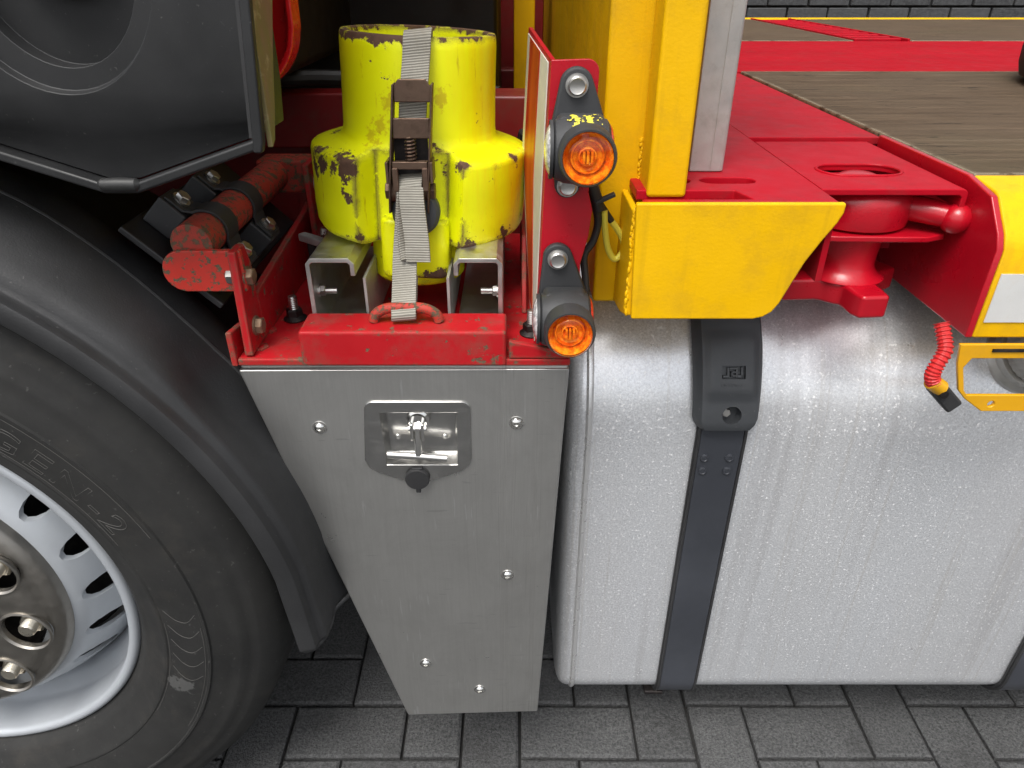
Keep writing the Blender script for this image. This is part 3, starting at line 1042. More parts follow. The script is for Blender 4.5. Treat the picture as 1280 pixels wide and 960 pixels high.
for a in nut_a:
    c = WC + Vector((math.cos(R(a)), 0, math.sin(R(a)))) * 0.166
    mb = MB().lathe([(0.0296, 0.634), (0.0300, 0.628), (0.0322, 0.6255), (0.0345, 0.6265), (0.0345, 0.628), (0.0313, 0.631), (0.0309, 0.634)], c, (0, 1, 0), 32, closed=True)
    obj('hole_collar', mb, 'hub_steel', wh)
    mb = MB().lathe([(0, 0.668), (0.0225, 0.668), (0.0225, 0.662), (0.0185, 0.658), (0, 0.658)], c, (0, 1, 0), 28)
    mb.hexbolt(c + Vector((0, 0.658, 0)), (0, -1, 0), 0.0175, 0.018)
    nt_ = obj('wheel_nut', mb, 'nut', wh, smooth=25)
    mb = MB()
    pr = [(0, 0.640)]
    for q in range(9):
        pr += [(0.0108, 0.641 - q * 0.0014), (0.0100, 0.6403 - q * 0.0014)]
    pr += [(0.0092, 0.6275), (0, 0.6275)]
    obj('stud', mb.lathe(pr, c, (0, 1, 0), 20), 'nut', nt_)
obj('axle_cap', MB().lathe([(0, 0.598), (0.030, 0.599), (0.044, 0.604), (0.050, 0.613), (0.052, 0.630), (0.0605, 0.6335), (0.0605, 0.640), (0, 0.640)], WC, (0, 1, 0), 48), 'hub_steel', wh)
obj('balance_weight', MB().dome(WC + Vector((0.2858 * math.cos(R(36)), 0.665, 0.2858 * math.sin(R(36)))), (-0.8, 0, -0.58), 0.005, 0.003, 12), 'zinc', wh)

# ------------------------------------------------------------------ mudguard
mg = thing('mudguard', 'black plastic mudguard arching over the truck tyre', 'mudguard', (-0.3, 0.75, 0.44))
secY = [(0.6030, 0.522), (0.5990, 0.524), (0.5975, 0.527), (0.5975, 0.540), (0.5990, 0.5430), (0.6030, 0.5440), (0.6100, 0.5440), (0.6135, 0.5465), (0.6155, 0.551), (0.618, 0.557), (0.622, 0.5615), (0.632, 0.5655), (0.648, 0.567), (0.668, 0.567), (0.70, 0.567), (0.735, 0.566), (0.755, 0.562), (0.768, 0.551), (0.775, 0.540), (0.95, 0.540)]


def mg_point(s, y, rr, k):
    """s >= 0: degrees of arc above 9 degrees; s < 0: metres of straight tail below it"""
    ang = 9 + max(s, 0)
    low = max(0.0, min(1.0, (42 - ang) / 9))
    if y < 0.675:
        rr = rr + (min(rr, 0.5525) - rr) * low
    elif rr > 0.545:
        rr = rr + 0.006 * low
    high = max(0.0, min(1.0, (ang - 36) / 22))
    if y > 0.625 and rr > 0.545:
        rr = rr + 0.020 * high * min(1.0, (y - 0.625) / 0.06)
    base = Vector((WC.x + rr * math.cos(R(ang)), y, WC.z + rr * math.sin(R(ang))))
    if s < 0:
        base += Vector((math.sin(R(9)) * 0.5, 0, -math.cos(R(9)))) * (-s)
    return base


svals = [-0.125, -0.120, -0.09, -0.05, -0.02] + [i * 2.5 for i in range(0, 52)]
mb = MB()
rows = [[mb.v(mg_point(s, y, rr, k)) for k, (y, rr) in enumerate(secY)] for s in svals]
for A, B in zip(rows[:-1], rows[1:]):
    for k in range(len(A) - 1):
        mb.f([A[k], B[k], B[k + 1], A[k + 1]])
obj('shell', mb, 'mud_plastic', mg, solid=0.004, smooth=40)
edge_line = [mg_point(s, 0.6005, 0.5255, 0) for s in svals[1:]]
end_line = [mg_point(-0.128, y, rr, 0) for y, rr in ((0.603, 0.534), (0.607, 0.539), (0.613, 0.5445), (0.624, 0.549), (0.645, 0.5515), (0.668, 0.5525), (0.70, 0.573))]
corner = [mg_point(-0.112, 0.6005, 0.5265, 0), mg_point(-0.126, 0.6005, 0.5300, 0)]
allp = list(reversed(edge_line[2:])) + spline([edge_line[2]] + corner + end_line[1:], 4)
obj('rolled_lip', MB().tube(allp, 0.0042, 12), 'mud_plastic', mg)
obj('stiffening_rib', MB().tube([mg_point(s, 0.70, 0.5675, 0) for s in svals[14:]], 0.003, 8), 'mud_plastic', mg)

# ------------------------------------------------------------------ mudguard carrier
mc = thing('mudguard_carrier', 'rusty red tube with black clamps holding up the mudguard', 'bracket', (-0.33, 0.75, 0.83))
pc = Vector((-0.331, 0, 0.956))
obj('tube', MB().cyl((-0.331, 0.699, 0.956), (-0.331, 0.985, 0.956), 0.0215, 36), 'red_pipe', mc, 0.001)
obj('end_tab', MB().prism(arc(-0.341, 0.930, 0.0225, 90, 270, 12) + [(-0.279, 0.9075), (-0.279, 0.9525)], 'y', 0.690, 0.698), 'red_tab', mc, 0.0015)
obj('upright_plate', MB().prism([(0.684, 0.953), (0.712, 0.953), (0.722, 0.93), (0.722, 0.838), (0.676, 0.838)], 'x', -0.2905, -0.2815), 'red_tray', mc, 0.0015)
obj('upright_foot', MB().prism([(0.6725, 0.8265), (0.71, 0.8265), (0.712, 0.862), (0.6725, 0.868)], 'x', -0.3060, -0.2990), 'red_tray', mc, 0.002)
for yy, zz in ((0.700, 0.921), (0.699, 0.864)):
    obj('bolt', MB().hexbolt((-0.2815, yy, zz), (1, 0, 0), 0.0092, 0.007, 0.011), 'rusty_bolt', mc, smooth=25)
obj('bolt', MB().hexbolt((-0.2907, 0.6935, 0.924), (-1, 0, 0), 0.0085, 0.008), 'zinc', mc, smooth=25)
obj('rear_arm', MB().box(-0.352, -0.262, 0.985, 1.03, 0.931, 0.976), 'red_pipe', mc, 0.004)
obj('rear_plate', MB().box(-0.270, -0.262, 0.92, 1.05, 0.842, 0.985), 'red_tray', mc, 0.002)
for zz in (0.885, 0.955):
    obj('bolt', MB().hexbolt((-0.262, 0.945, zz), (1, 0, 0), 0.009, 0.006, 0.011), 'zinc', mc, smooth=25)
tt = Vector((0.7071, 0, -0.7071))
nn = Vector((0.7071, 0, 0.7071))
ey = Vector((0, 1, 0))
for yc in (0.755, 0.845):
    o0 = pc + ey * yc
    pts = []
    for t_, n_ in [(-0.052, 0.002), (-0.030, 0.002), (-0.0255, 0.006)] + [(-0.0235 * math.cos(R(a)), 0.0235 * math.sin(R(a))) for a in range(20, 161, 14)] + [(0.0255, 0.006), (0.030, 0.002), (0.052, 0.002)]:
        pts.append(o0 + tt * t_ + nn * n_)
    cl = obj('clamp_strap', MB().ribbon(pts, 0.032, 0.003, (0, 1, 0)), 'rubber', mc, 0.0008)
    for s_ in (-1, 1):
        rg_ = sorted((s_ * 0.023, s_ * 0.056))
        obj('rubber_block', MB().obox(o0, tt, ey, nn, rg_, (-0.019, 0.019), (-0.034, 0.0)), 'lamp_rubber', mc, 0.002)
        obj('bolt', MB().hexbolt(o0 + tt * (s_ * 0.040) + nn * 0.0035, nn, 0.0075, 0.006, 0.0095), 'zinc', mc, smooth=25)
obj('support_bar', MB().obox(pc, tt, ey, nn, (-0.062, 0.062), (0.70, 0.99), (-0.042, -0.0345)), 'black_steel', mc, 0.002)

# ------------------------------------------------------------------ red tray with the socket seat
tr = thing('carrier_tray', 'chipped red steel tray above the stainless box carrying the yellow socket', 'tray', (-0.12, 0.85, 0.825))
obj('floor_plate', MB().box(-0.2985, 0.0635, 0.6725, 1.10, 0.8275, 0.8360), 'red_tray', tr, 0.002)
obj('side_wall', MB().prism([(0.724, 0.8365), (1.04, 0.8365), (1.04, 0.93), (0.95, 0.915), (0.724, 0.893)], 'x', -0.2900, -0.2820), 'red_tray', tr, 0.0015)
obj('side_wall', MB().prism([(0.79, 0.8365), (1.04, 0.8365), (1.04, 0.93), (0.85, 0.915)], 'x', 0.012, 0.018), 'red_tray', tr, 0.0015)
obj('front_bar', MB().box(-0.2275, -0.006, 0.6695, 0.719, 0.8285, 0.8705), 'red_tray', tr, 0.0035, 3)
obj('end_gusset', MB().prism([(-0.0035, 0.8365), (0.0635, 0.8365), (0.0635, 0.844), (0.030, 0.851), (-0.0035, 0.858)], 'y', 0.6725, 0.680), 'red_tray', tr, 0.002)
ring = [(-0.150, 0.694, 0.872), (-0.147, 0.694, 0.880), (-0.138, 0.694, 0.8855), (-0.127, 0.694, 0.8875), (-0.113, 0.694, 0.8880), (-0.100, 0.694, 0.8875), (-0.091, 0.694, 0.8855), (-0.082, 0.694, 0.880), (-0.079, 0.694, 0.872)]
obj('lashing_ring', MB().tube(spline(ring, 4), 0.0058, 12), 'red_pipe', tr)
for x_, y_ in ((-0.262, 0.775), (0.0225, 0.735)):
    mb = MB().lathe([(0, 0), (0.013, 0), (0.014, 0.002), (0.009, 0.006), (0, 0.006)], (x_, y_, 0.836), (0, 0, 1), 20)
    mb.hexbolt((x_, y_, 0.8405), (0, 0, 1), 0.010, 0.010)
    nut = obj('flange_nut', mb, 'dark_iron', tr, smooth=25)
    pr = [(0, 0)]
    for q in range(7):
        pr += [(0.0056, q * 0.0024), (0.0050, q * 0.0024 + 0.0012)]
    obj('threaded_end', MB().lathe(pr + [(0, 0.0165)], (x_, y_, 0.8505), (0, 0, 1), 16), 'zinc', nut)
obj('loose_bolt', MB().hexbolt((-0.283, 0.742, 0.836), (0, 0, 1), 0.008, 0.003), 'red_tray', tr)
obj('loose_bolt', MB().hexbolt((-0.281, 0.700, 0.836), (0, 0, 1), 0.009, 0.002), 'red_tray', tr)
obj('locking_lug', MB().obox((-0.250, 0.86, 0.905), (0.8, -0.6, 0), (0.6, 0.8, 0), (0, 0, 1), (-0.025, 0.03), (-0.006, 0.006), (-0.004, 0.006)), 'galv', tr, 0.002)
obj('lug_post', MB().box(-0.262, -0.252, 0.865, 0.885, 0.836, 0.902), 'dark_iron', tr, 0.002)

# two lipped aluminium channels
for sgn, xw, label in ((1, -0.2255, 'aluminium lipped channel under the side of the socket nearer the mudguard'), (-1, -0.0105, 'aluminium lipped channel under the side of the socket nearer the amber lamps')):
    cn = thing('aluminium_channel', label, 'channel', (xw + sgn * 0.027, 0.86, 0.8365))
    t = 0.005
    w = 0.0535

    def X(d):
        return xw + sgn * d
    ri = [(X(w), 0.911), (X(w), 0.9245), (X(w - 0.006), 0.9310), (X(0.006), 0.9310), (X(0), 0.9245), (X(0), 0.8370), (X(w), 0.8370), (X(w), 0.8420),
          (X(t), 0.8420), (X(t), 0.9235), (X(t + 0.0025), 0.9260), (X(w - t - 0.0025), 0.9260), (X(w - t), 0.9235), (X(w - t), 0.911)]
    obj('profile', MB().prism(ri, 'y', 0.726, 1.02), 'alu', cn, 0.0006)
    obj('bolt', MB().hexbolt((X(t), 0.752, 0.8830), (sgn, 0, 0), 0.0065, 0.005, 0.008), 'zinc', cn, smooth=25)
    obj('bolt_end', MB().cyl((X(t + 0.006), 0.752, 0.8830), (X(t + 0.020), 0.752, 0.8830), 0.0038, 12), 'zinc', cn)
    obj('inner_strip', MB().box(*sorted((X(w + 0.006), X(w + 0.009))), 0.735, 1.0, 0.838, 0.905), 'galv', cn)

# ------------------------------------------------------------------ yellow flanged socket
SC = Vector((-0.113, 0.868, 0))
so = thing('flanged_socket', 'chipped fluorescent yellow cast-steel socket strapped onto the red tray', 'socket', (-0.113, 0.868, 0.9315))


def lug(r, h, a):
    if h > 1.034 or r < 0.094:
        return r
    d = abs(((math.degrees(a) - 270 + 180) % 360) - 180)          # from the front
    d2 = abs(((math.degrees(a) - 90 + 180) % 360) - 180)
    d = min(d, d2)
    k = max(0.0, min(1.0, (d - 24.6) / 1.9))
    k = k * k * (3 - 2 * k)
    lowr = min(r, 0.0955)
    w_ = 1 + 0.006 * noise.noise(Vector((math.cos(a) * 3, math.sin(a) * 3, h * 25)))
    return (lowr + (r - lowr) * k) * w_


sp_ = [(0.070, 0.9315), (0.116, 0.9315), (0.1225, 0.934), (0.1255, 0.940), (0.1265, 0.960), (0.1268, 0.990), (0.1266, 1.0185), (0.1256, 1.0228), (0.1238, 1.0248), (0.112, 1.0290),
       (0.100, 1.0322), (0.0930, 1.0342), (0.0894, 1.0385), (0.0880, 1.046), (0.0872, 1.075), (0.0868, 1.10), (0.0866, 1.130), (0.0860, 1.1405), (0.0845, 1.1430),
       (0.0780, 1.1435), (0.0762, 1.1420), (0.0755, 1.130), (0.0755, 1.00), (0.070, 0.99)]
body = obj('drum', MB().lathe(sp_, SC, (0, 0, 1), 280, closed=True, rf=lug), 'socket', so, smooth=40)
mb = MB()
pl = [(-0.150, 0.800), (-0.148, 0.768), (-0.140, 0.761), (-0.080, 0.761), (-0.072, 0.768), (-0.070, 0.800), (-0.070, 0.86), (-0.150, 0.86)]
obj('front_boss', MB().prism(pl, 'z', 0.8935, 0.962), 'socket', so, 0.005, 3)
obj('base_spigot', MB().lathe([(0, 0.876), (0.052, 0.876), (0.056, 0.880), (0.056, 0.935), (0, 0.935)], (-0.113, 0.835, 0), (0, 0, 1), 40), 'socket', so, 0.002)
pg = MB().lathe([(0, 0.7605), (0.026, 0.7605), (0.026, 0.752), (0.0225, 0.748), (0.012, 0.7470), (0, 0.7468)], (-0.106, 0, 0.974), (0, 1, 0), 36)
obj('round_plug', pg, 'strap_plastic', so)
so.rotation_euler = (0, R(2.6), 0)

# ------------------------------------------------------------------ ratchet strap
rs = thing('ratchet_strap', 'grey webbing ratchet strap with rusty buckle over the yellow socket', 'strap', (-0.113, 0.70, 0.89))


def xs_at(z):
    return -0.094 - (1.145 - z) * 0.098


def P3(y, z, dx=0.0):
    return (xs_at(z) + dx, y, z)


top_path = spline([P3(0.800, 1.085), P3(0.7945, 1.125), P3(0.7915, 1.1440), P3(0.7865, 1.1485), P3(0.7805, 1.1475), P3(0.7765, 1.142), P3(0.7735, 1.125), P3(0.7655, 1.106), P3(0.757, 1.085), P3(0.755, 1.06)], 5)
sd_ = Vector((1, 0, 0.09)).normalized()
obj('webbing', MB().ribbon(top_path, 0.0285, 0.0026, sd_), 'webbing', rs, 0.0005, 1)
low_path = spline([P3(0.744, 1.000, -0.001), P3(0.742, 0.975, -0.001), P3(0.727, 0.935, -0.001), P3(0.706, 0.904, 0.0015), P3(0.692, 0.890, 0.003), P3(0.6855, 0.883, 0.004), P3(0.6870, 0.8765, 0.004), P3(0.6945, 0.8765, 0.004), P3(0.7025, 0.885, 0.003), P3(0.722, 0.912, 0.001)], 5)
obj('webbing', MB().ribbon(low_path, 0.0265, 0.0026, sd_), 'webbing', rs, 0.0005, 1)
roll = [P3(0.7565 - 0.0155 * math.cos(R(a)), 0.996 + 0.0155 * math.sin(R(a))) for a in range(-70, 200, 15)]
obj('webbing_roll', MB().ribbon(roll, 0.0265, 0.005, sd_), 'webbing', rs, 0.0006, 1)
tail = spline([(-0.106, 0.741, 1.004), (-0.105, 0.7335, 0.990), (-0.103, 0.728, 0.970), (-0.101, 0.722, 0.948), (-0.1005, 0.718, 0.930)], 5)
sd2 = Vector((1, -0.10, 0.02)).normalized()
obj('webbing_tail', MB().ribbon(tail, 0.0265, 0.0028, sd2), 'webbing', rs, 0.0005, 1)
tail2 = spline([(-0.116, 0.744, 1.000), (-0.1175, 0.738, 0.975), (-0.1165, 0.7290, 0.945), (-0.114, 0.7200, 0.932)], 5)
obj('webbing_tail', MB().ribbon(tail2, 0.012, 0.0028, Vector((0.75, 0.65, 0.0)).normalized()), 'webbing', rs, 0.0005, 1)
bu = obj('buckle_plate', MB().prism([(-0.0165, 1.104), (-0.0135, 1.1085), (0.0135, 1.1085), (0.0165, 1.104), (0.019, 1.101), (0.019, 1.087), (-0.019, 1.087), (-0.019, 1.101)], 'y', 0.7445, 0.7475), 'rust_steel', rs, 0.0012)
for v in bu.data.vertices:
    v.co.x += xs_at(1.098)
obj('buckle_plate', MB().box(xs_at(1.063) - 0.019, xs_at(1.063) + 0.019, 0.7425, 0.7455, 1.0525, 1.0725), 'rust_steel', rs, 0.0012)
for s_ in (-1, 1):
    xa, xb = xs_at(1.09) + s_ * 0.0193, xs_at(0.985) + s_ * 0.0205
    mb = MB()
    prof = [(0.741, 1.104), (0.757, 1.104), (0.760, 1.03), (0.773, 1.01), (0.773, 0.985), (0.760, 0.972), (0.745, 0.975), (0.739, 1.00), (0.739, 1.04)]
    A = [mb.v((xa + (xb - xa) * (1.09 - z) / 0.105 - 0.001, y, z)) for y, z in prof]
    B = [mb.v((xa + (xb - xa) * (1.09 - z) / 0.105 + 0.001, y, z)) for y, z in prof]
    n = len(prof)
    mb.f(A[::-1])
    mb.f(B)
    for i in range(n):
        mb.f([A[i], A[(i + 1) % n], B[(i + 1) % n], B[i]])
    obj('ratchet_cheek', mb, 'rust_steel', rs, 0.0005, 1)
    xw_ = xs_at(1.018)
    obj('handle_cheek', MB().box(*sorted((xw_ + s_ * 0.0215, xw_ + s_ * 0.0245)), 0.738, 0.765, 1.008, 1.030), 'rust_steel', rs, 0.0008)
    xw_ = xs_at(0.996)
    obj('pivot_bolt', MB().hexbolt((xw_ + s_ * 0.0215, 0.7565, 0.996), (s_, 0, 0), 0.0095, 0.005), 'rust_steel', rs, smooth=25)
xm = xs_at(1.025)
obj('pawl_bar', MB().box(xm - 0.0185, xm + 0.0185, 0.741, 0.750, 1.022, 1.030), 'rust_steel', rs, 0.001)
obj('pawl_frame', MB().box(xm - 0.0185, xm - 0.0125, 0.738, 0.745, 1.000, 1.024), 'rust_steel', rs, 0.001)
obj('pawl_frame', MB().box(xm + 0.0125, xm + 0.0185, 0.738, 0.745, 1.000, 1.024), 'rust_steel', rs, 0.001)
hel = [(xs_at(1.04) + 0.0052 * math.cos(q * 0.7), 0.7465 + 0.0052 * math.sin(q * 0.7), 1.0295 + q * 0.0004) for q in range(62)]
obj('pawl_spring', MB().tube(hel, 0.0011, 6), 'rust_steel', rs)
obj('spool', MB().cyl(P3(0.7565, 0.996, -0.0215), P3(0.7565, 0.996, 0.0215), 0.012, 20), 'rust_steel', rs)
obj('back_plate', MB().box(xm - 0.018, xm + 0.018, 0.7605, 0.7625, 1.00, 1.05), 'dark_iron', rs, 0.0005)

# ------------------------------------------------------------------ lamp bracket
lb = thing('lamp_bracket', 'upright red steel bracket with cream and red reflective side plate', 'bracket', (0.05, 0.72, 0.836))
fl = [(0.0355, 1.130)] + arc(0.069, 1.120, 0.011, 90, 0, 5) + [(0.0795, 1.08), (0.0775, 1.03), (0.0760, 1.01), (0.0810, 0.992), (0.0785, 0.965), (0.0715, 0.935), (0.0725, 0.87), (0.066, 0.8375), (0.0262, 0.8375)]
obj('front_flange', MB().prism(fl, 'y', 0.6995, 0.7045), 'red_gloss', lb, 0.001)


def sheet(name, quad, th, mat_, parent, bev=0.0006):
    mb = MB()
    q = [Vector(p) for p in quad]
    nrm = (q[1] - q[0]).cross(q[-1] - q[0]).normalized()
    A = [mb.v(p) for p in q]
    B = [mb.v(p + nrm * th) for p in q]
    n = len(q)
    mb.f(A[::-1])
    mb.f(B)
    for i in range(n):
        mb.f([A[i], A[(i + 1) % n], B[(i + 1) % n], B[i]])
    return obj(name, mb, mat_, parent, bev, 1)


def sp_pt(u, v):
    """point on the side plate: u 0 front .. 1 back, v 0 bottom .. 1 top"""
    fr = Vector((0.0262, 0.7045, 0.8365)).lerp(Vector((0.0355, 0.7045, 1.130)), v)
    ba = [Vector((0.0235, 0.79, 0.8365)), Vector((0.0125, 0.868, 1.014)), Vector((0.0185, 0.868, 1.146))]
    b_ = ba[0].lerp(ba[1], v / 0.6) if v < 0.6 else ba[1].lerp(ba[2], (v - 0.6) / 0.4)
    return fr.lerp(b_, u)


def grid_plate(name, us, vs, off0, off1, mat_, parent):
    mb = MB()
    rows0, rows1 = [], []
    for v in vs:
        a, b = [], []
        for u in us:
            p = sp_pt(u(v) if callable(u) else u, v)
            a.append(mb.v(p + Vector((off0, 0, 0))))
            b.append(mb.v(p + Vector((off1, 0, 0))))
        rows0.append(a)
        rows1.append(b)
    for k in range(len(vs) - 1):
        for i in range(len(us) - 1):
            mb.f([rows0[k][i], rows0[k][i + 1], rows0[k + 1][i + 1], rows0[k + 1][i]])
            mb.f([rows1[k][i], rows1[k + 1][i], rows1[k + 1][i + 1], rows1[k][i + 1]])
        for i in (0, len(us) - 1):
            mb.f([rows0[k][i], rows0[k + 1][i], rows1[k + 1][i], rows1[k][i]])
    for k in (0, len(vs) - 1):
        for i in range(len(us) - 1):
            mb.f([rows0[k][i], rows0[k][i + 1], rows1[k][i + 1], rows1[k][i]])
    return obj(name, mb, mat_, parent, smooth=60)


vv = [i / 14 for i in range(15)]
obj_side = grid_plate('side_plate', [0, 0.2, 0.4, 0.6, 0.8, 1.0], vv, 0.0, 0.004, 'red_deck', lb)
grid_plate('reflective_sheet', [0.06, 0.2, 0.4, 0.6, 0.8, 0.97], [0.01] + vv[1:-1] + [0.985], -0.0012, -0.0002, 'cream', obj_side)
grid_plate('reflective_stripe', [lambda v: 0.42 - 0.06 * v, lambda v: 0.86 - 0.04 * v], [0.08] + vv[2:-1] + [0.985], -0.0020, -0.0013, 'stripe', obj_side)


def marker_lamp(loc, bolt_top, label, size=1.0, bolt_low=None, twist=0.0):
    lx, lz = loc
    L = thing('marker_lamp', label, 'lamp', (lx, 0.699, lz), 'amber marker lamps on the red bracket')
    # mounting foot: a tear-drop pad
    pts = arc(bolt_top[0], bolt_top[1], 0.0155, 160, 20, 10) + [(lx + 0.0255, lz + 0.018), (lx + 0.024, lz - 0.012)]
    if bolt_low:
        pts += arc(bolt_low[0], bolt_low[1], 0.0125, -10, -170, 8)
    pts += [(lx - 0.024, lz - 0.012), (lx - 0.0265, lz + 0.018)]
    obj('mounting_foot', MB().prism(pts, 'y', 0.6895, 0.6992), 'lamp_rubber', L, 0.003, 3)
    bs = [bolt_top] + ([bolt_low] if bolt_low else [])
    for bx, bz in bs:
        hb = MB().lathe([(0, 0), (0.0105, 0), (0.0105, 0.0015), (0, 0.0015)], (bx, 0.6893, bz), (0, -1, 0), 24)
        hb.lathe([(0, 0), (0.0085, 0), (0.0085, 0.004), (0.0070, 0.0055), (0.0055, 0.0048), (0, 0.0048)], (bx, 0.6880, bz), (0, -1, 0), 24)
        obj('bolt', hb, 'zinc', L)
    # body: a barrel lying across, flat at its two ends
    mb = MB()
    pr = [(0, -0.0262), (0.0225, -0.0262), (0.0265, -0.0235), (0.0300, -0.014), (0.0312, 0), (0.0300, 0.014), (0.0265, 0.0235), (0.0225, 0.0262), (0, 0.0262)]
    mb.lathe(pr, (lx, 0.6715, lz), (1, 0, 0), 40)
    bd = obj('body', mb, 'lamp_rubber', L)
    obj('neck', MB().prism([(lx - 0.022, lz + 0.030), (lx + 0.022, lz + 0.030), (lx + 0.024, lz - 0.024), (lx - 0.024, lz - 0.024)], 'y', 0.664, 0.691), 'lamp_rubber', L, 0.006, 3)
    # amber lens to the front in a collar
    cx, cz = lx + 0.0035, lz + 0.0015
    obj('lens_collar', MB().lathe([(0.0215, 0.6495), (0.0262, 0.6495), (0.0258, 0.6315), (0.0244, 0.6280), (0.0228, 0.6280), (0.0222, 0.6295)], (cx, 0, cz), (0, 1, 0), 44, closed=True), 'lamp_rubber', L)
    obj('lens_core', MB().lathe([(0, 0.6395), (0.0045, 0.6375), (0.0072, 0.6345), (0.0082, 0.6350), (0.0088, 0.6395), (0.0125, 0.6375), (0.0138, 0.6340), (0.0150, 0.6350), (0.0160, 0.6395), (0.0198, 0.6335), (0.0222, 0.6295), (0.0222, 0.6455), (0, 0.6455)], (cx, 0, cz), (0, 1, 0), 44), 'amber', L)
    mb = MB()
    for k in (-1, 0, 1):
        mb.box(cx + k * 0.0036 - 0.0011, cx + k * 0.0036 + 0.0011, 0.6300, 0.6395, cz - 0.005, cz + 0.005)
    obj('lens_mark', mb, 'amber', L)
    gl = [(0.0222, 0.6295), (0.0218, 0.6240), (0.0195, 0.6210), (0.013, 0.6190), (0.006, 0.6183), (0, 0.6181)]
    gi = [(0, 0.6195), (0.006, 0.6197), (0.013, 0.6204), (0.0188, 0.6223), (0.0205, 0.6250), (0.0208, 0.6295)]
    obj('amber_lens', MB().lathe(gl[:5] + [(0.0, 0.6181)], (cx, 0, cz), (0, 1, 0), 44), 'amber_glass', L)
    obj('front_lens', MB().dome((lx - 0.0262, 0.6715, lz), (-1, 0, 0), 0.0235, 0.0075, 36), 'white_lens', L)
    obj('lens_ring', MB().lathe([(0.0232, 0.0), (0.0262, 0.0), (0.0262, 0.003), (0.0232, 0.003)], (lx - 0.0258, 0.6715, lz), (-1, 0, 0), 36, closed=True), 'lamp_rubber', L)
    obj('rear_lens', MB().dome((lx + 0.0262, 0.6715, lz), (1, 0, 0), 0.0225, 0.0050, 36), 'red_lens', L)
    return L


L1 = marker_lamp((0.0630, 1.0570), (0.0590, 1.1100), 'upper of the two amber marker lamps, with yellow paint smears', bolt_low=(0.0540, 1.0190))
rp = random.Random(11)
ps = MB()
NX, NA = 40, 40
for ia in range(NA):
    for ix in range(NX):
        fx, fa = (ix + 0.5) / NX, (ia + 0.5) / NA
        nv_ = noise.fractal(Vector((fx * 4.2, fa * 3.4, 1.7)), 0.8, 2.0, 4) * 0.55 + 0.55 - abs(fx - 0.5) * 0.75 - abs(fa - 0.45) * 0.75
        if nv_ < 0.30:
            continue
        x_a = 0.0630 + (fx - 0.5) * 0.034
        t_a = R(92 + fa * 52)
        e_ = 0.0314
        q = [(x_a, t_a), (x_a + 0.034 / NX, t_a), (x_a + 0.034 / NX, t_a + R(52) / NA), (x_a, t_a + R(52) / NA)]
        ps.f([ps.v((qx, 0.6715 + e_ * math.cos(t_), 1.0570 + e_ * math.sin(t_))) for qx, t_ in q])
obj('paint_smear', ps, 'cable_yellow', L1, smooth=0)
marker_lamp((0.0545, 0.8850), (0.0470, 0.9440), 'lower of the two amber marker lamps, next to the tank corner')

cb = thing('lamp_cable', 'black lamp cables looped and tied behind the red bracket', 'cable', (0.09, 0.725, 0.93))
obj('cable_run', MB().tube(spline([(0.070, 0.708, 1.03), (0.079, 0.716, 1.012), (0.086, 0.720, 0.992), (0.090, 0.722, 0.972), (0.086, 0.720, 0.953), (0.077, 0.716, 0.938), (0.079, 0.712, 0.915), (0.080, 0.708, 0.895), (0.075, 0.706, 0.88)], 8), 0.0042, 10), 'cable', cb)
obj('cable_run', MB().tube(spline([(0.073, 0.711, 1.032), (0.083, 0.718, 1.005), (0.094, 0.724, 0.988), (0.105, 0.727, 0.972)], 8), 0.0034, 10), 'cable', cb)
obj('cable_loop', MB().tube(spline([(0.105, 0.727, 0.972), (0.117, 0.728, 0.955), (0.120, 0.728, 0.940), (0.112, 0.727, 0.930), (0.104, 0.726, 0.940), (0.099, 0.724, 0.960), (0.096, 0.722, 0.985)], 8), 0.0034, 10), 'cable_yellow', cb)
obj('cable_sleeve', MB().tube(spline([(0.076, 0.713, 1.022), (0.084, 0.718, 1.004), (0.090, 0.721, 0.986)], 6), 0.0068, 12), 'cable', cb)
obj('cable_tie', MB().obox((0.094, 0.715, 0.999), (0.9, 0, 0.43), (0, 1, 0), (-0.43, 0, 0.9), (-0.010, 0.012), (-0.004, 0.004), (-0.002, 0.002)), 'cable', cb, 0.001)

# ------------------------------------------------------------------ stainless tool box
tb = thing('tool_box', 'tapered brushed stainless steel box with recessed T-handle latch', 'box', (-0.12, 0.85, 0.22))
front = [(-0.3015, 0.8205), (0.0630, 0.8225), (0.0390, 0.2215), (-0.1600, 0.2125)]
door = obj('door_panel', MB().prism(front, 'y', 0.6755, 0.6835), 'stainless', tb, 0.0022, 3)
inner = [(-0.250, 0.8175), (0.0595, 0.8190), (0.0362, 0.2245), (-0.128, 0.2155)]
shell = obj('box_shell', MB().prism(inner, 'y', 0.6840, 1.05), 'stainless', tb, 0.002)
obj('top_fold', MB().box(-0.2995, 0.0615, 0.6795, 0.70, 0.8212, 0.8262), 'stainless', tb, 0.0015)
rc = [(-0.1490, 0.6930), (-0.0645, 0.6930), (-0.0625, 0.7665), (-0.1510, 0.7665)]
cut(door, MB().prism(rc, 'y', 0.66, 0.70))
cut(shell, MB().prism([(-0.155, 0.688), (-0.058, 0.688), (-0.058, 0.772), (-0.155, 0.772)], 'y', 0.65, 0.73))
lt = [(-0.1745, 0.700), (-0.1700, 0.689), (-0.1600, 0.6815), (-0.118, 0.6635), (-0.109, 0.6635), (-0.060, 0.6835), (-0.0510, 0.692), (-0.0475, 0.702)] + arc(-0.0575, 0.7705, 0.0105, 0, 90, 5) + arc(-0.1575, 0.7705, 0.0105, 90, 180, 5)
plate = obj('latch_plate', MB().prism(lt, 'y', 0.6732, 0.6755), 'latch', tb, 0.0009)
cut(plate, MB().prism(rc, 'y', 0.66, 0.69))
mb = MB()
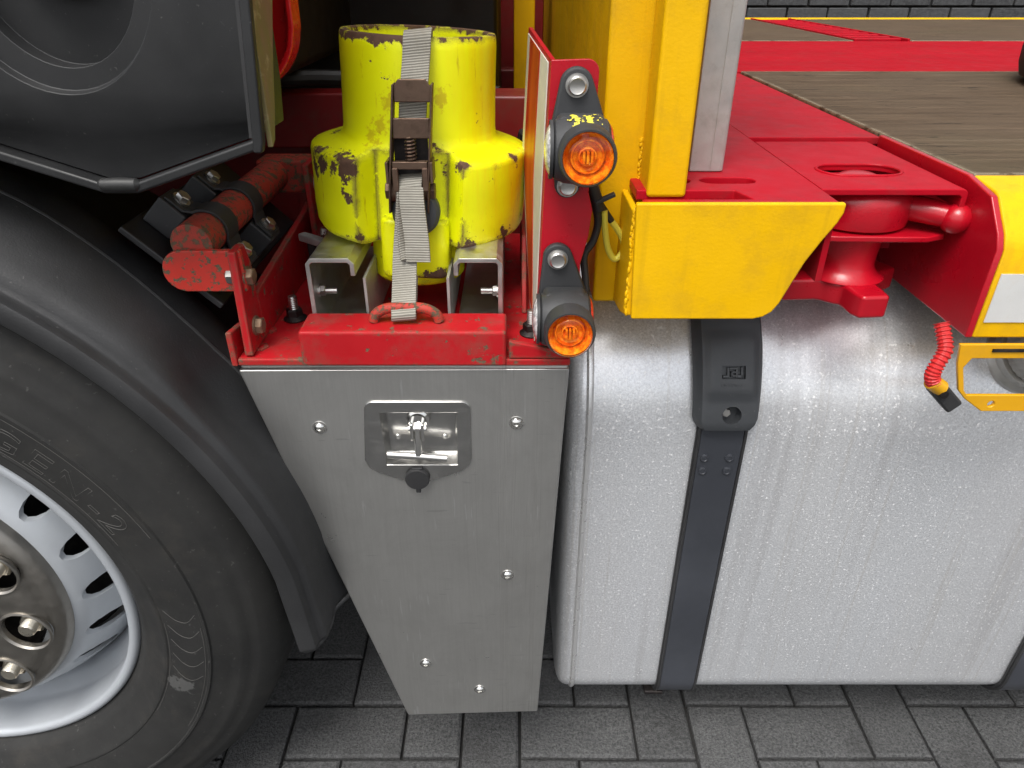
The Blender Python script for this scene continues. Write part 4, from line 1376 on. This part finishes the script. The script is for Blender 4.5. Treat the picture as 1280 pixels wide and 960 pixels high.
a_ = [mb.v((x, 0.6740, z)) for x, z in rc]
b_ = [mb.v(((x + 0.1068) * 0.92 - 0.1068, 0.692, (z - 0.73) * 0.90 + 0.733)) for x, z in rc]
for i in range(4):
    mb.f([a_[i], a_[(i + 1) % 4], b_[(i + 1) % 4], b_[i]])
mb.f(b_)
obj('latch_dish', mb, 'latch', plate, solid=0.0008, smooth=0)
kn = MB().lathe([(0, 0.692), (0.0142, 0.692), (0.0142, 0.685), (0.0128, 0.683), (0.0128, 0.680), (0.0100, 0.678), (0.0100, 0.674), (0, 0.674)], (-0.1085, 0, 0.7525), (0, 1, 0), 32)
hd = obj('t_handle', kn, 'chrome', tb)
obj('clevis', MB().box(-0.1165, -0.1125, 0.664, 0.680, 0.7340, 0.7560), 'chrome', hd, 0.0015)
obj('clevis', MB().box(-0.1045, -0.1005, 0.664, 0.680, 0.7340, 0.7560), 'chrome', hd, 0.0015)
obj('clevis_pin', MB().cyl((-0.1185, 0.671, 0.7465), (-0.0985, 0.671, 0.7465), 0.0042, 16), 'chrome', hd)
obj('handle_stem', MB().tube([(-0.1085, 0.671, 0.748), (-0.1085, 0.668, 0.735), (-0.1090, 0.6665, 0.713)], 0.0045, 14), 'chrome', hd)
obj('handle_bar', MB().tube([(-0.1460, 0.6665, 0.7135), (-0.1085, 0.6665, 0.7108), (-0.0755, 0.6665, 0.7075)], 0.0044, 16), 'chrome', hd, 0.001)
for x_ in (-0.136, -0.080):
    obj('dish_rivet', MB().dome((x_, 0.6915, 0.722), (0, -1, 0), 0.0035, 0.002, 14), 'chrome', plate)
lc = MB().lathe([(0, 0.6732), (0.0140, 0.6732), (0.0148, 0.6715), (0.0148, 0.6690), (0.0138, 0.6670), (0, 0.6664)], (-0.1135, 0, 0.6745), (0, 1, 0), 36)
lk = obj('lock_cover', lc, 'rubber', tb)
obj('cover_hinge', MB().box(-0.1195, -0.1065, 0.6695, 0.6732, 0.6860, 0.6905), 'rubber', lk, 0.001)
obj('cover_tab', MB().box(-0.1160, -0.1100, 0.6680, 0.6720, 0.6545, 0.6605), 'rubber', lk, 0.001)
for x_, z_ in ((-0.222, 0.745), (0.005, 0.7515), (-0.006, 0.510), (-0.1250, 0.3335), (-0.0480, 0.2745)):
    sc_ = MB().lathe([(0.0, 0.0), (0.0085, 0.0), (0.0085, 0.0008), (0.0066, 0.0009), (0.0060, 0.0022), (0.0046, 0.0036), (0.0026, 0.0042), (0.0022, 0.0024), (0, 0.0024)], (x_, 0.6755, z_), (0, -1, 0), 24)
    obj('dome_screw', sc_, 'chrome', tb)

# ------------------------------------------------------------------ fuel tank
ft = thing('fuel_tank', 'large speckled aluminium fuel tank with rounded corners and weld seam', 'tank', (0.6, 1.0, 0.148))
TY0, TY1, TZ0, TZ1 = 0.750, 1.34, 0.148, 0.866


def tank_sec(off=0.0, n=12, rt=0.190, rb=0.055):
    """outline in Y,Z starting at the top, running down the front"""
    y0, y1, z0, z1 = TY0 - off, TY1 + off, TZ0 - off, TZ1 + off
    rt, rb = max(rt + off, 0.004), max(rb + off, 0.004)
    p = []
    p += [(y1 - rt + rt * math.cos(a), z1 - rt + rt * math.sin(a)) for a in [R(0 + 90 * i / n) for i in range(n + 1)]]
    p += [(y0 + rt + rt * math.cos(a), z1 - rt + rt * math.sin(a)) for a in [R(90 + 90 * i / n) for i in range(n + 1)]]
    p += [(y0 + rb + rb * math.cos(a), z0 + rb + rb * math.sin(a)) for a in [R(180 + 90 * i / n) for i in range(n + 1)]]
    p += [(y1 - rb + rb * math.cos(a), z0 + rb + rb * math.sin(a)) for a in [R(270 + 90 * i / n) for i in range(n + 1)]]
    return p


def tank_loft(stations, mat_, name, parent):
    mb = MB()
    rings = [[mb.v((x, y, z)) for y, z in tank_sec(o_)] for x, o_ in stations]
    for A, B in zip(rings[:-1], rings[1:]):
        n = len(A)
        for i in range(n):
            mb.f([A[i], A[(i + 1) % n], B[(i + 1) % n], B[i]])
    mb.f(rings[0][::-1])
    mb.f(rings[-1])
    return obj(name, mb, mat_, parent, smooth=40)


tank_loft([(0.0995, 0.0), (1.55, 0.0)], 'tank', 'shell', ft)
tank_loft([(0.0718, -0.034), (0.0721, -0.026), (0.0745, -0.016), (0.0785, -0.007), (0.0845, -0.002), (0.0910, -0.0003), (0.0990, -0.0003)], 'tank', 'end_cap', ft)
tank_loft([(0.0940, -0.0005), (0.0950, 0.0020), (0.0970, 0.0038), (0.1000, 0.0038), (0.1025, 0.0022), (0.1040, -0.0005)], 'weld', 'weld_bead', ft)
fc = Vector((0.648, 0.7850, 0.784))
fn = Vector((0, -0.82, 0.57)).normalized()
nk = obj('filler_neck', MB().lathe([(0.0, -0.03), (0.052, -0.03), (0.052, 0.004), (0.047, 0.010), (0.047, 0.022), (0, 0.022)], fc, fn, 40), 'alu', ft)
rf_ = lambda r, h, a: r + (0.0012 if (int(a / (2 * math.pi) * 64 + 0.01) % 2) else 0)
obj('filler_cap', MB().lathe([(0.0, 0.0225), (0.040, 0.0225), (0.043, 0.026), (0.043, 0.050), (0.039, 0.055), (0, 0.056)], fc, fn, 64, rf=rf_), 'galv', nk)


def half_sec(off, lo=-0.06, hi=1.0):
    """front half of the tank outline, from the top rear round the front to underneath"""
    p = [(1.08, TZ1 + off)]
    rt, rb, n = 0.190 + off, 0.055 + off, 12
    y0, z0, z1 = TY0 - off, TZ0 - off, TZ1 + off
    p += [(y0 + rt + rt * math.cos(R(90 + 90 * i / n)), z1 - rt + rt * math.sin(R(90 + 90 * i / n))) for i in range(n + 1)]
    p += [(y0, z1 - rt - (z1 - rt - z0 - rb) * k / 8) for k in range(1, 8)]
    p += [(y0 + rb + rb * math.cos(R(180 + 90 * i / n)), z0 + rb + rb * math.sin(R(180 + 90 * i / n))) for i in range(n + 1)]
    p += [(1.08, z0)]
    return p


def tank_strap(xc, label, cover):
    ts = thing('tank_strap', label, 'strap', (xc, 0.745, 0.165))
    path = [(xc, y, z) for y, z in half_sec(0.0035)]
    obj('rubber_liner', MB().ribbon(path, 0.066, 0.003, (1, 0, 0)), 'rubber', ts)
    path = [(xc, y, z) for y, z in half_sec(0.0068)]
    obj('steel_band', MB().ribbon(path, 0.055, 0.003, (1, 0, 0)), 'band', ts, 0.0006, 1)
    for s_ in (-1, 1):
        path = [(xc + s_ * 0.0295, y, z) for y, z in half_sec(0.0070)]
        obj('edge_bead', MB().ribbon(path, 0.0035, 0.005, (1, 0, 0)), 'rubber', ts, 0.0012, 2)
    if not cover:
        return ts
    for x_, z_ in ((-0.0185, 0.653), (0.0135, 0.653), (-0.0185, 0.632), (0.0135, 0.632)):
        obj('rivet', MB().lathe([(0, 0), (0.0058, 0), (0.0055, 0.002), (0.0040, 0.0026), (0.0034, 0.0020), (0, 0.0020)], (xc + x_, 0.7417, z_), (0, -1, 0), 20), 'band', ts)
    # moulded buckle cover over the upper bend
    prof = half_sec(0.0)
    fine = []
    for (a, b), (c, d) in zip(prof[:-1], prof[1:]):
        for k in range(4):
            fine.append((a + (c - a) * k / 4, b + (d - b) * k / 4))
    fine = [p for p in fine if p[0] < 0.93 and p[1] > 0.692]
    n = len(fine)
    cum = [0.0]
    for (a, b), (c, d) in zip(fine[:-1], fine[1:]):
        cum.append(cum[-1] + math.hypot(c - a, d - b))
    Ltot = cum[-1]
    mb = MB()
    nx = 22
    topg, botg = [], []
    for i, (y, z) in enumerate(fine):
        y2, z2 = fine[min(i + 1, n - 1)]
        y1, z1 = fine[max(i - 1, 0)]
        tv = Vector((0, y2 - y1, z2 - z1)).normalized()
        nv = Vector((0, tv.z, -tv.y))
        if nv.y > 0 and nv.z < 0:
            nv = -nv
        if nv.y > 0.2:
            nv = -nv
        dl = Ltot - cum[i]                                    # distance from the lower end
        wide = 0.0410 + 0.003 * min(1, dl / 0.1)
        wf = wide * (1 - max(0, (0.020 - dl) / 0.020) ** 2.2 * 0.34)
        rt_, rb_ = [], []
        for j in range(nx + 1):
            s_ = -1 + 2 * j / nx
            edge = min(1.0, (1 - abs(s_)) * wf / 0.009)
            lowe = min(1.0, dl / 0.010)
            hgt = 0.008 + 0.0175 * math.sin(math.pi / 2 * max(0, edge)) * math.sin(math.pi / 2 * max(0.0, lowe))
            flat = 1 if (abs(s_) < 0.66 and 0.045 < dl < 0.112) else 0
            hgt += 0.0045 * max(0, min(1, (0.74 - abs(s_)) / 0.12)) * max(0, min(1, (dl - 0.042) / 0.010)) * max(0, min(1, (0.122 - dl) / 0.02))
            base = Vector((xc + s_ * wf, y, z))
            rt_.append(mb.v(base + nv * hgt))
            rb_.append(mb.v(base + nv * 0.007))
        topg.append(rt_)
        botg.append(rb_)
    for A, B in zip(topg[:-1], topg[1:]):
        for j in range(nx):
            mb.f([A[j], B[j], B[j + 1], A[j + 1]])
    for A, B in zip(botg[:-1], botg[1:]):
        for j in range(nx):
            mb.f([A[j + 1], B[j + 1], B[j], A[j]])
    for i in range(n - 1):
        for j in (0, nx):
            mb.f([topg[i][j], topg[i + 1][j], botg[i + 1][j], botg[i][j]])
    for i in (0, n - 1):
        for j in range(nx):
            mb.f([topg[i][j], topg[i][j + 1], botg[i][j + 1], botg[i][j]])
    cv = obj('buckle_cover', mb, 'strap_plastic', ts, smooth=60)

    def surf(dl):
        d = Ltot - dl
        for i in range(n - 1):
            if cum[i + 1] >= d:
                k = (d - cum[i]) / max(1e-9, cum[i + 1] - cum[i])
                y, z = fine[i][0] + (fine[i + 1][0] - fine[i][0]) * k, fine[i][1] + (fine[i + 1][1] - fine[i][1]) * k
                tv = Vector((0, fine[i + 1][0] - fine[i][0], fine[i + 1][1] - fine[i][1])).normalized()
                nv = Vector((0, tv.z, -tv.y))
                if nv.y > 0.2 or nv.z < -0.2:
                    nv = -nv
                return Vector((xc, y, z)), tv, nv
    # round hole and logo pocket
    p, tv, nv = surf(0.026)
    cut(cv, MB().lathe([(0, 0.009), (0.0112, 0.009), (0.0125, 0.04), (0, 0.04)], p + Vector((0.0030, 0, 0)), nv, 28))
    obj('buckle_bolt', MB().hexbolt(p + Vector((-0.001, 0, 0)) + nv * 0.008, nv, 0.006, 0.008), 'zinc', ts)
    p, tv, nv = surf(0.074)
    cut(cv, MB().obox(p + Vector((0.001, 0, 0)), (1, 0, 0), tv, nv, (-0.0145, 0.0145), (-0.0080, 0.0080), (0.0245, 0.05)))
    lg = MB()
    for (xa, xb, ta, tb_) in ((-0.0125, -0.0070, -0.0065, -0.0035), (-0.0075, -0.0050, -0.0065, 0.0060), (-0.0050, 0.0040, 0.0035, 0.0060), (-0.0028, 0.0030, -0.0055, -0.0030), (-0.0028, -0.0006, -0.0055, 0.0012), (-0.0028, 0.0040, -0.0008, 0.0014), (0.0030, 0.0052, -0.0065, 0.0060), (0.0052, 0.0120, -0.0065, -0.0030), (0.0092, 0.0120, -0.0065, 0.0065)):
        lg.obox(p + Vector((0.001, 0, 0)), (1, 0, 0), -tv, nv, (xa, xb), (ta, tb_), (0.0244, 0.0285))
    obj('logo_relief', lg, 'strap_plastic', cv, 0.0004, 1)
    p, tv, nv = surf(0.0585)
    ln = MB()
    rr = random.Random(5)
    for k in range(9):
        xq = -0.0135 + k * 0.0032
        ln.obox(p, (1, 0, 0), tv, nv, (xq, xq + 0.0006), (-0.0016, 0.0016), (0.0280, 0.0306))
        yq = rr.choice((-0.0013, 0.0, 0.0012))
        ln.obox(p, (1, 0, 0), tv, nv, (xq, xq + 0.0021), (yq - 0.0003, yq + 0.0003), (0.0280, 0.0306))
    obj('moulded_lettering', ln, 'strap_plastic', cv, smooth=0)
    return ts


tank_strap(0.2690, 'dark grey tank strap with moulded buckle cover around the aluminium tank', True)
tank_strap(0.833, 'dark grey tank strap at the lower corner of the tank, cropped by the picture edge', False)
su = thing('tank_support', 'rusty tank support under the dark grey tank strap', 'bracket', (0.24, 0.80, 0.11))
obj('support_arm', MB().prism([(0.770, 0.1385), (1.25, 0.1385), (1.25, 0.09), (0.86, 0.105), (0.770, 0.130)], 'x', 0.226, 0.258), 'dark_iron', su, 0.003)

# ------------------------------------------------------------------ flat bed: frame, bolster, posts, deck
fb = thing('truck_bed', 'red and yellow truck bed with worn plywood deck and yellow posts', 'truck bed', (0.6, 1.5, 0.9))
DZ = 1.011
bol = [(0.3138, DZ + 0.001), (0.3135, 1.003), (0.3095, 0.993), (0.2985, 0.975), (0.2870, 0.954), (0.2775, 0.930), (0.2700, 0.910), (0.2640, 0.9005), (0.2560, 0.8950), (0.2460, 0.8925), (0.1215, 0.8925), (0.1165, DZ + 0.001)]
obj('bolster_plate', MB().prism(bol, 'y', 0.6535, 0.6605), 'yellow', fb, 0.0022, 3)
obj('bolster_side', MB().prism([(0.6610, 0.8935), (0.6610, 1.000), (0.7495, 1.000), (0.7495, 0.872), (0.70, 0.880)], 'x', 0.1165, 0.1235), 'yellow', fb, 0.002)
obj('bolster_underside', MB().box(0.1245, 0.262, 0.6610, 0.80, 0.8945, 0.9005), 'yellow', fb, 0.002)
obj('rear_post', MB().box(0.0930, 0.1400, 0.7505, 0.850, 0.869, 1.9), 'yellow', fb, 0.004, 3)
obj('front_post', MB().box(0.1340, 0.1730, 0.6990, 0.7495, 1.0045, 1.9), 'yellow', fb, 0.004, 3)
wl = MB()
for k in range(26):
    z = 1.002 - k * 0.0042
    wl.lathe([(0, -0.0045), (0.0014, -0.003), (0.0019, 0), (0.0014, 0.003), (0, 0.0045)], (0.1172 + rp.uniform(-.0012, .0008), 0.6625 + rp.uniform(-.0008, .0008), z), (rp.uniform(-.3, .3), 0.1, 1), 8)
obj('weld_seam', wl, 'yellow', fb)
wl = MB()
for k in range(16):
    z = 1.0 - k * 0.0042 + 0.05
    wl.lathe([(0, -0.003), (0.0016, -0.0022), (0.0022, 0), (0.0016, 0.0022), (0, 0.003)], (0.1335 + rp.uniform(-.001, .001), 0.7495, z), (0.2, 0.1, 1), 8)
obj('weld_seam', wl, 'yellow', fb)
dp = obj('deck_plate', MB().box(0.1245, 0.3105, 0.6612, 1.64, DZ - 0.010, DZ), 'red_deck', fb, 0.0015)
cut(dp, MB().prism(capsule(0.196, 0.254, 0.742, 0.0125), 'z', 0.95, 1.1))
cut(dp, MB().prism(capsule(0.150, 0.186, 0.742, 0.0125), 'z', 0.95, 1.1))
cut(dp, MB().prism([(0.10, 0.672), (0.232, 0.672), (0.222, 0.7035), (0.10, 0.7035)], 'z', 0.95, 1.1))
obj('slot_liner', MB().box(0.128, 0.30, 0.665, 0.78, 0.972, 0.980), 'yellow_worn', fb)
obj('deck_plate', MB().box(0.3120, 0.4880, 0.9680, 1.64, DZ - 0.011, DZ - 0.001), 'red_deck', fb, 0.0015)
obj('deck_plate', MB().box(0.1245, 4.2, 1.6415, 2.400, DZ - 0.010, DZ + 0.0015), 'red_worn', fb, 0.001)
obj('pocket_wall', MB().box(0.3040, 0.3105, 0.6620, 0.966, 0.93, 1.0005), 'red_deck', fb, 0.001)
obj('pocket_floor', MB().box(0.262, 0.480, 0.86, 1.3, 0.895, 0.905), 'red_deck', fb, 0.001)
obj('end_plate', MB().prism([(0.6685, 0.8640), (0.6685, 0.9610), (0.676, 0.975), (0.7045, 1.0050), (0.7530, 1.0145), (0.960, 1.0145), (0.960, 0.8640)], 'x', 0.4805, 0.4878), 'red_gloss', fb, 0.0018)
# lock cover plate: flat top folded down at the outer end, with an oval window
lp = MB()
topp = [(0.3200, 1.0055), (0.4640, 1.0055)] + arc(0.4660, 0.9985, 0.0070, 80, 0, 4) + [(0.4730, 0.985), (0.4670, 0.985), (0.4670, 0.9960), (0.4640, 0.9985), (0.3200, 0.9985)]
lp.prism(topp, 'y', 0.7280, 0.9640)
lpo = obj('lock_cover_plate', lp, 'red_deck', fb, 0.0015)
cut(lpo, MB().prism(capsule(0.345, 0.437, 0.808, 0.026, 8), 'z', 0.9, 1.1))
obj('window_collar', MB().tube([(x, y, 1.0055) for x, y in capsule(0.3445, 0.4375, 0.808, 0.0265, 8)] + [(0.4110, 0.7815, 1.0055)], 0.0018, 8), 'red_deck', fb)
# plywood
for i, (xa, xb, ya, yb) in enumerate(((0.4895, 1.74, 0.757, 1.6385), (1.743, 2.99, 0.757, 1.6385), (2.993, 4.2, 0.757, 1.6385), (0.16, 1.052, 2.404, 3.50), (1.232, 2.45, 2.404, 3.50), (2.453, 4.2, 2.404, 3.50))):
    mb = MB().box(xa, xb, ya, yb, DZ - 0.014, DZ + 0.003)
    obj('plywood_panel', mb, 'wood', fb, 0.002)
for x_ in (1.058, 1.222):
    obj('ladder_rail', MB().box(x_ - 0.004, x_ + 0.004, 2.404, 3.50, DZ - 0.01, DZ + 0.008), 'red_deck', fb, 0.002)
obj('ladder_base', MB().box(1.063, 1.217, 2.404, 3.50, DZ - 0.03, DZ - 0.022), 'red_shaded', fb)
for k in range(13):
    y_ = 2.44 + k * 0.078
    obj('ladder_rung', MB().box(1.063, 1.217, y_, y_ + 0.03, DZ - 0.018, DZ + 0.006), 'red_deck', fb, 0.003)
obj('far_rail', MB().box(0.14, 4.2, 3.503, 3.56, 0.86, 1.018), 'yellow', fb, 0.006)
sr = [(0.6690, 0.8635), (0.6690, 0.9610), (0.676, 0.9745), (0.7045, 1.0045), (0.712, 1.008), (0.7550, 1.0135), (0.7550, 0.992), (0.7150, 0.988), (0.690, 0.960), (0.690, 0.875), (0.73, 0.875), (0.73, 0.8635)]
rail = obj('side_rail', MB().prism(sr, 'x', 0.4885, 4.2), 'yellow', fb, 0.0025, 3)
obj('reflective_tape', MB().prism([(0.4935, 0.8825), (0.9, 0.8825), (0.9, 0.9360), (0.4935, 0.9360)], 'y', 0.6676, 0.6686), 'tape', rail)
br = MB().prism([(0.4715, 0.8610), (0.60, 0.8610), (0.62, 0.850), (0.645, 0.815), (0.630, 0.797), (0.605, 0.7775), (0.5210, 0.7775), (0.4985, 0.7930), (0.4870, 0.8050), (0.4760, 0.8370)], 'y', 0.6590, 0.6635)
bro = obj('lamp_guard', br, 'yellow_worn', fb, 0.0012)
cut(bro, MB().prism([(0.4895, 0.8440), (0.605, 0.8440), (0.622, 0.818), (0.612, 0.7985), (0.4990, 0.7985), (0.4940, 0.8040), (0.4840, 0.8330)], 'y', 0.64, 0.68))
cut(bro, MB().cyl((0.5290, 0.64, 0.7870), (0.5290, 0.68, 0.7870), 0.0036, 16))
obj('guard_slot', MB().box(0.507, 0.60, 0.6575, 0.6590, 0.8525, 0.8560), 'dark_iron', bro)
obj('underframe', MB().box(0.14, 4.2, 1.0, 3.0, 0.92, 0.985), 'red_shaded', fb)
obj('headboard', MB().box(0.0945, 0.1005, 0.852, 3.1, 0.93, 1.9), 'yellow', fb, 0.001)
obj('headboard_column', MB().box(0.004, 0.052, 1.80, 1.86, 0.9, 1.9), 'yellow', fb, 0.003)

gs = thing('stake_post', 'grey galvanised steel stake standing on the red deck behind the yellow post', 'post', (0.21, 0.79, DZ))
hat = [(0.1925, 0.7770), (0.2240, 0.7760), (0.2280, 0.7775), (0.2300, 0.7820), (0.2300, 0.812), (0.2260, 0.812), (0.2260, 0.7830), (0.2225, 0.7800), (0.1960, 0.7810), (0.1960, 0.812), (0.1925, 0.812)]
obj('channel', MB().prism(hat, 'z', DZ + 0.0005, 1.9), 'galv', gs, 0.0012)
obj('crease', MB().box(0.2145, 0.2152, 0.7756, 0.7764, DZ + 0.004, 1.9), 'galv', gs)

# ------------------------------------------------------------------ twist lock
tl_ = thing('twist_lock', 'red swivel lock with ball-ended lever under the deck corner', 'lock', (0.385, 0.78, 0.87))
obj('lock_body', MB().lathe([(0, 0.955), (0.050, 0.955), (0.0555, 0.958), (0.0570, 0.965), (0.0565, 0.985), (0.0540, 0.992), (0.049, 0.9965), (0, 0.9968)], (0.3870, 0.7870, 0), (0, 0, 1), 48), 'red_gloss', tl_)
obj('lock_dome', MB().dome((0.390, 0.800, 0.9965), (0, 0, 1), 0.026, 0.0095, 32), 'red_gloss', tl_)
lv = obj('lever', MB().tube(spline([(0.425, 0.770, 0.978), (0.445, 0.752, 0.9765), (0.460, 0.742, 0.9745), (0.4705, 0.735, 0.973)], 5), 0.0105, 18, rf=lambda i: 0.0150 - 0.00025 * i), 'red_gloss', tl_)
obj('lever_ball', MB().lathe([(0.0160 * math.sin(R(a)), -0.0160 * math.cos(R(a))) for a in range(0, 181, 15)], (0.4715, 0.7345, 0.9725), (0, 0, 1), 24), 'red_gloss', lv)
obj('base_plate', MB().prism(arc(0.352, 0.775, 0.045, 90, 270, 8) + [(0.445, 0.728), (0.468, 0.738), (0.474, 0.76), (0.474, 0.85), (0.352, 0.85)], 'z', 0.9475, 0.9545), 'red_gloss', tl_, 0.002)
obj('stem', MB().lathe([(0, 0.9470), (0.0350, 0.9470), (0.0330, 0.942), (0.0310, 0.925), (0.0310, 0.912), (0.0350, 0.904), (0.0440, 0.898), (0, 0.896)], (0.3840, 0.7720, 0), (0, 0, 1), 36), 'red_gloss', tl_)
wn_ = MB()
wing = []
cxx, cyy = 0.3850, 0.7700
for a_deg in range(0, 360, 6):
    best = 0.040
    for ax_, ln_ in ((-85, 0.072), (25, 0.068), (185, 0.078)):
        d = abs(((a_deg - ax_ + 180) % 360) - 180)
        half = 0.0185
        if d < 80:
            rr_ = min(ln_ / max(0.2, math.cos(R(d))), half / max(1e-3, math.sin(R(max(d, 0.5)))))
            best = max(best, min(rr_, ln_ * 1.02))
    wing.append((cxx + best * math.cos(R(a_deg)), cyy + best * math.sin(R(a_deg))))
obj('wing_nut', wn_.prism(wing, 'z', 0.872, 0.8985), 'red_gloss', tl_, 0.008, 4)

# ------------------------------------------------------------------ red corrugated hose
hs = thing('corrugated_hose', 'red corrugated cable hose with black plug below the red end plate', 'hose', (0.455, 0.66, 0.79))
hp = spline([(0.452, 0.672, 0.880), (0.4545, 0.664, 0.868), (0.4545, 0.655, 0.856), (0.4480, 0.650, 0.842), (0.4460, 0.649, 0.830), (0.4510, 0.650, 0.820), (0.4590, 0.653, 0.813)], 14)
obj('hose', MB().tube(hp, 0.0075, 14, rf=lambda i: 0.0080 if i % 4 < 2 else 0.0064), 'hose_red', hs, smooth=0)
obj('hose_collar', MB().cyl((0.448, 0.6505, 0.8215), (0.462, 0.6515, 0.812), 0.0088, 16), 'yellow_worn', hs, 0.001)
obj('plug', MB().obox((0.4665, 0.655, 0.8045), Vector((0.72, 0, -0.69)), (0, 1, 0), Vector((0.69, 0, 0.72)), (-0.012, 0.024), (-0.008, 0.010), (-0.009, 0.009)), 'rubber', hs, 0.003, 3)
obj('plug_screw', MB().cyl((0.4625, 0.6465, 0.8085), (0.4625, 0.6425, 0.8085), 0.0045, 14), 'dark_iron', hs)

# ------------------------------------------------------------------ loose tyre on the deck
st = thing('loose_tyre', 'black rubber tyre lying on the plywood, cut by the picture edge', 'tyre', (1.262, 1.33, DZ + 0.003))
tpz = [(0.18, 0.02), (0.25, 0.002), (0.295, 0.003), (0.318, 0.014), (0.3245, 0.035), (0.326, 0.062), (0.3245, 0.09), (0.318, 0.112), (0.295, 0.125), (0.25, 0.126), (0.18, 0.108)]
obj('tread_ring', MB().lathe(tpz, (1.262, 1.33, DZ + 0.002), (0, 0, 1), 96, closed=True), 'tyre', st)
print('objects', len(bpy.data.objects))
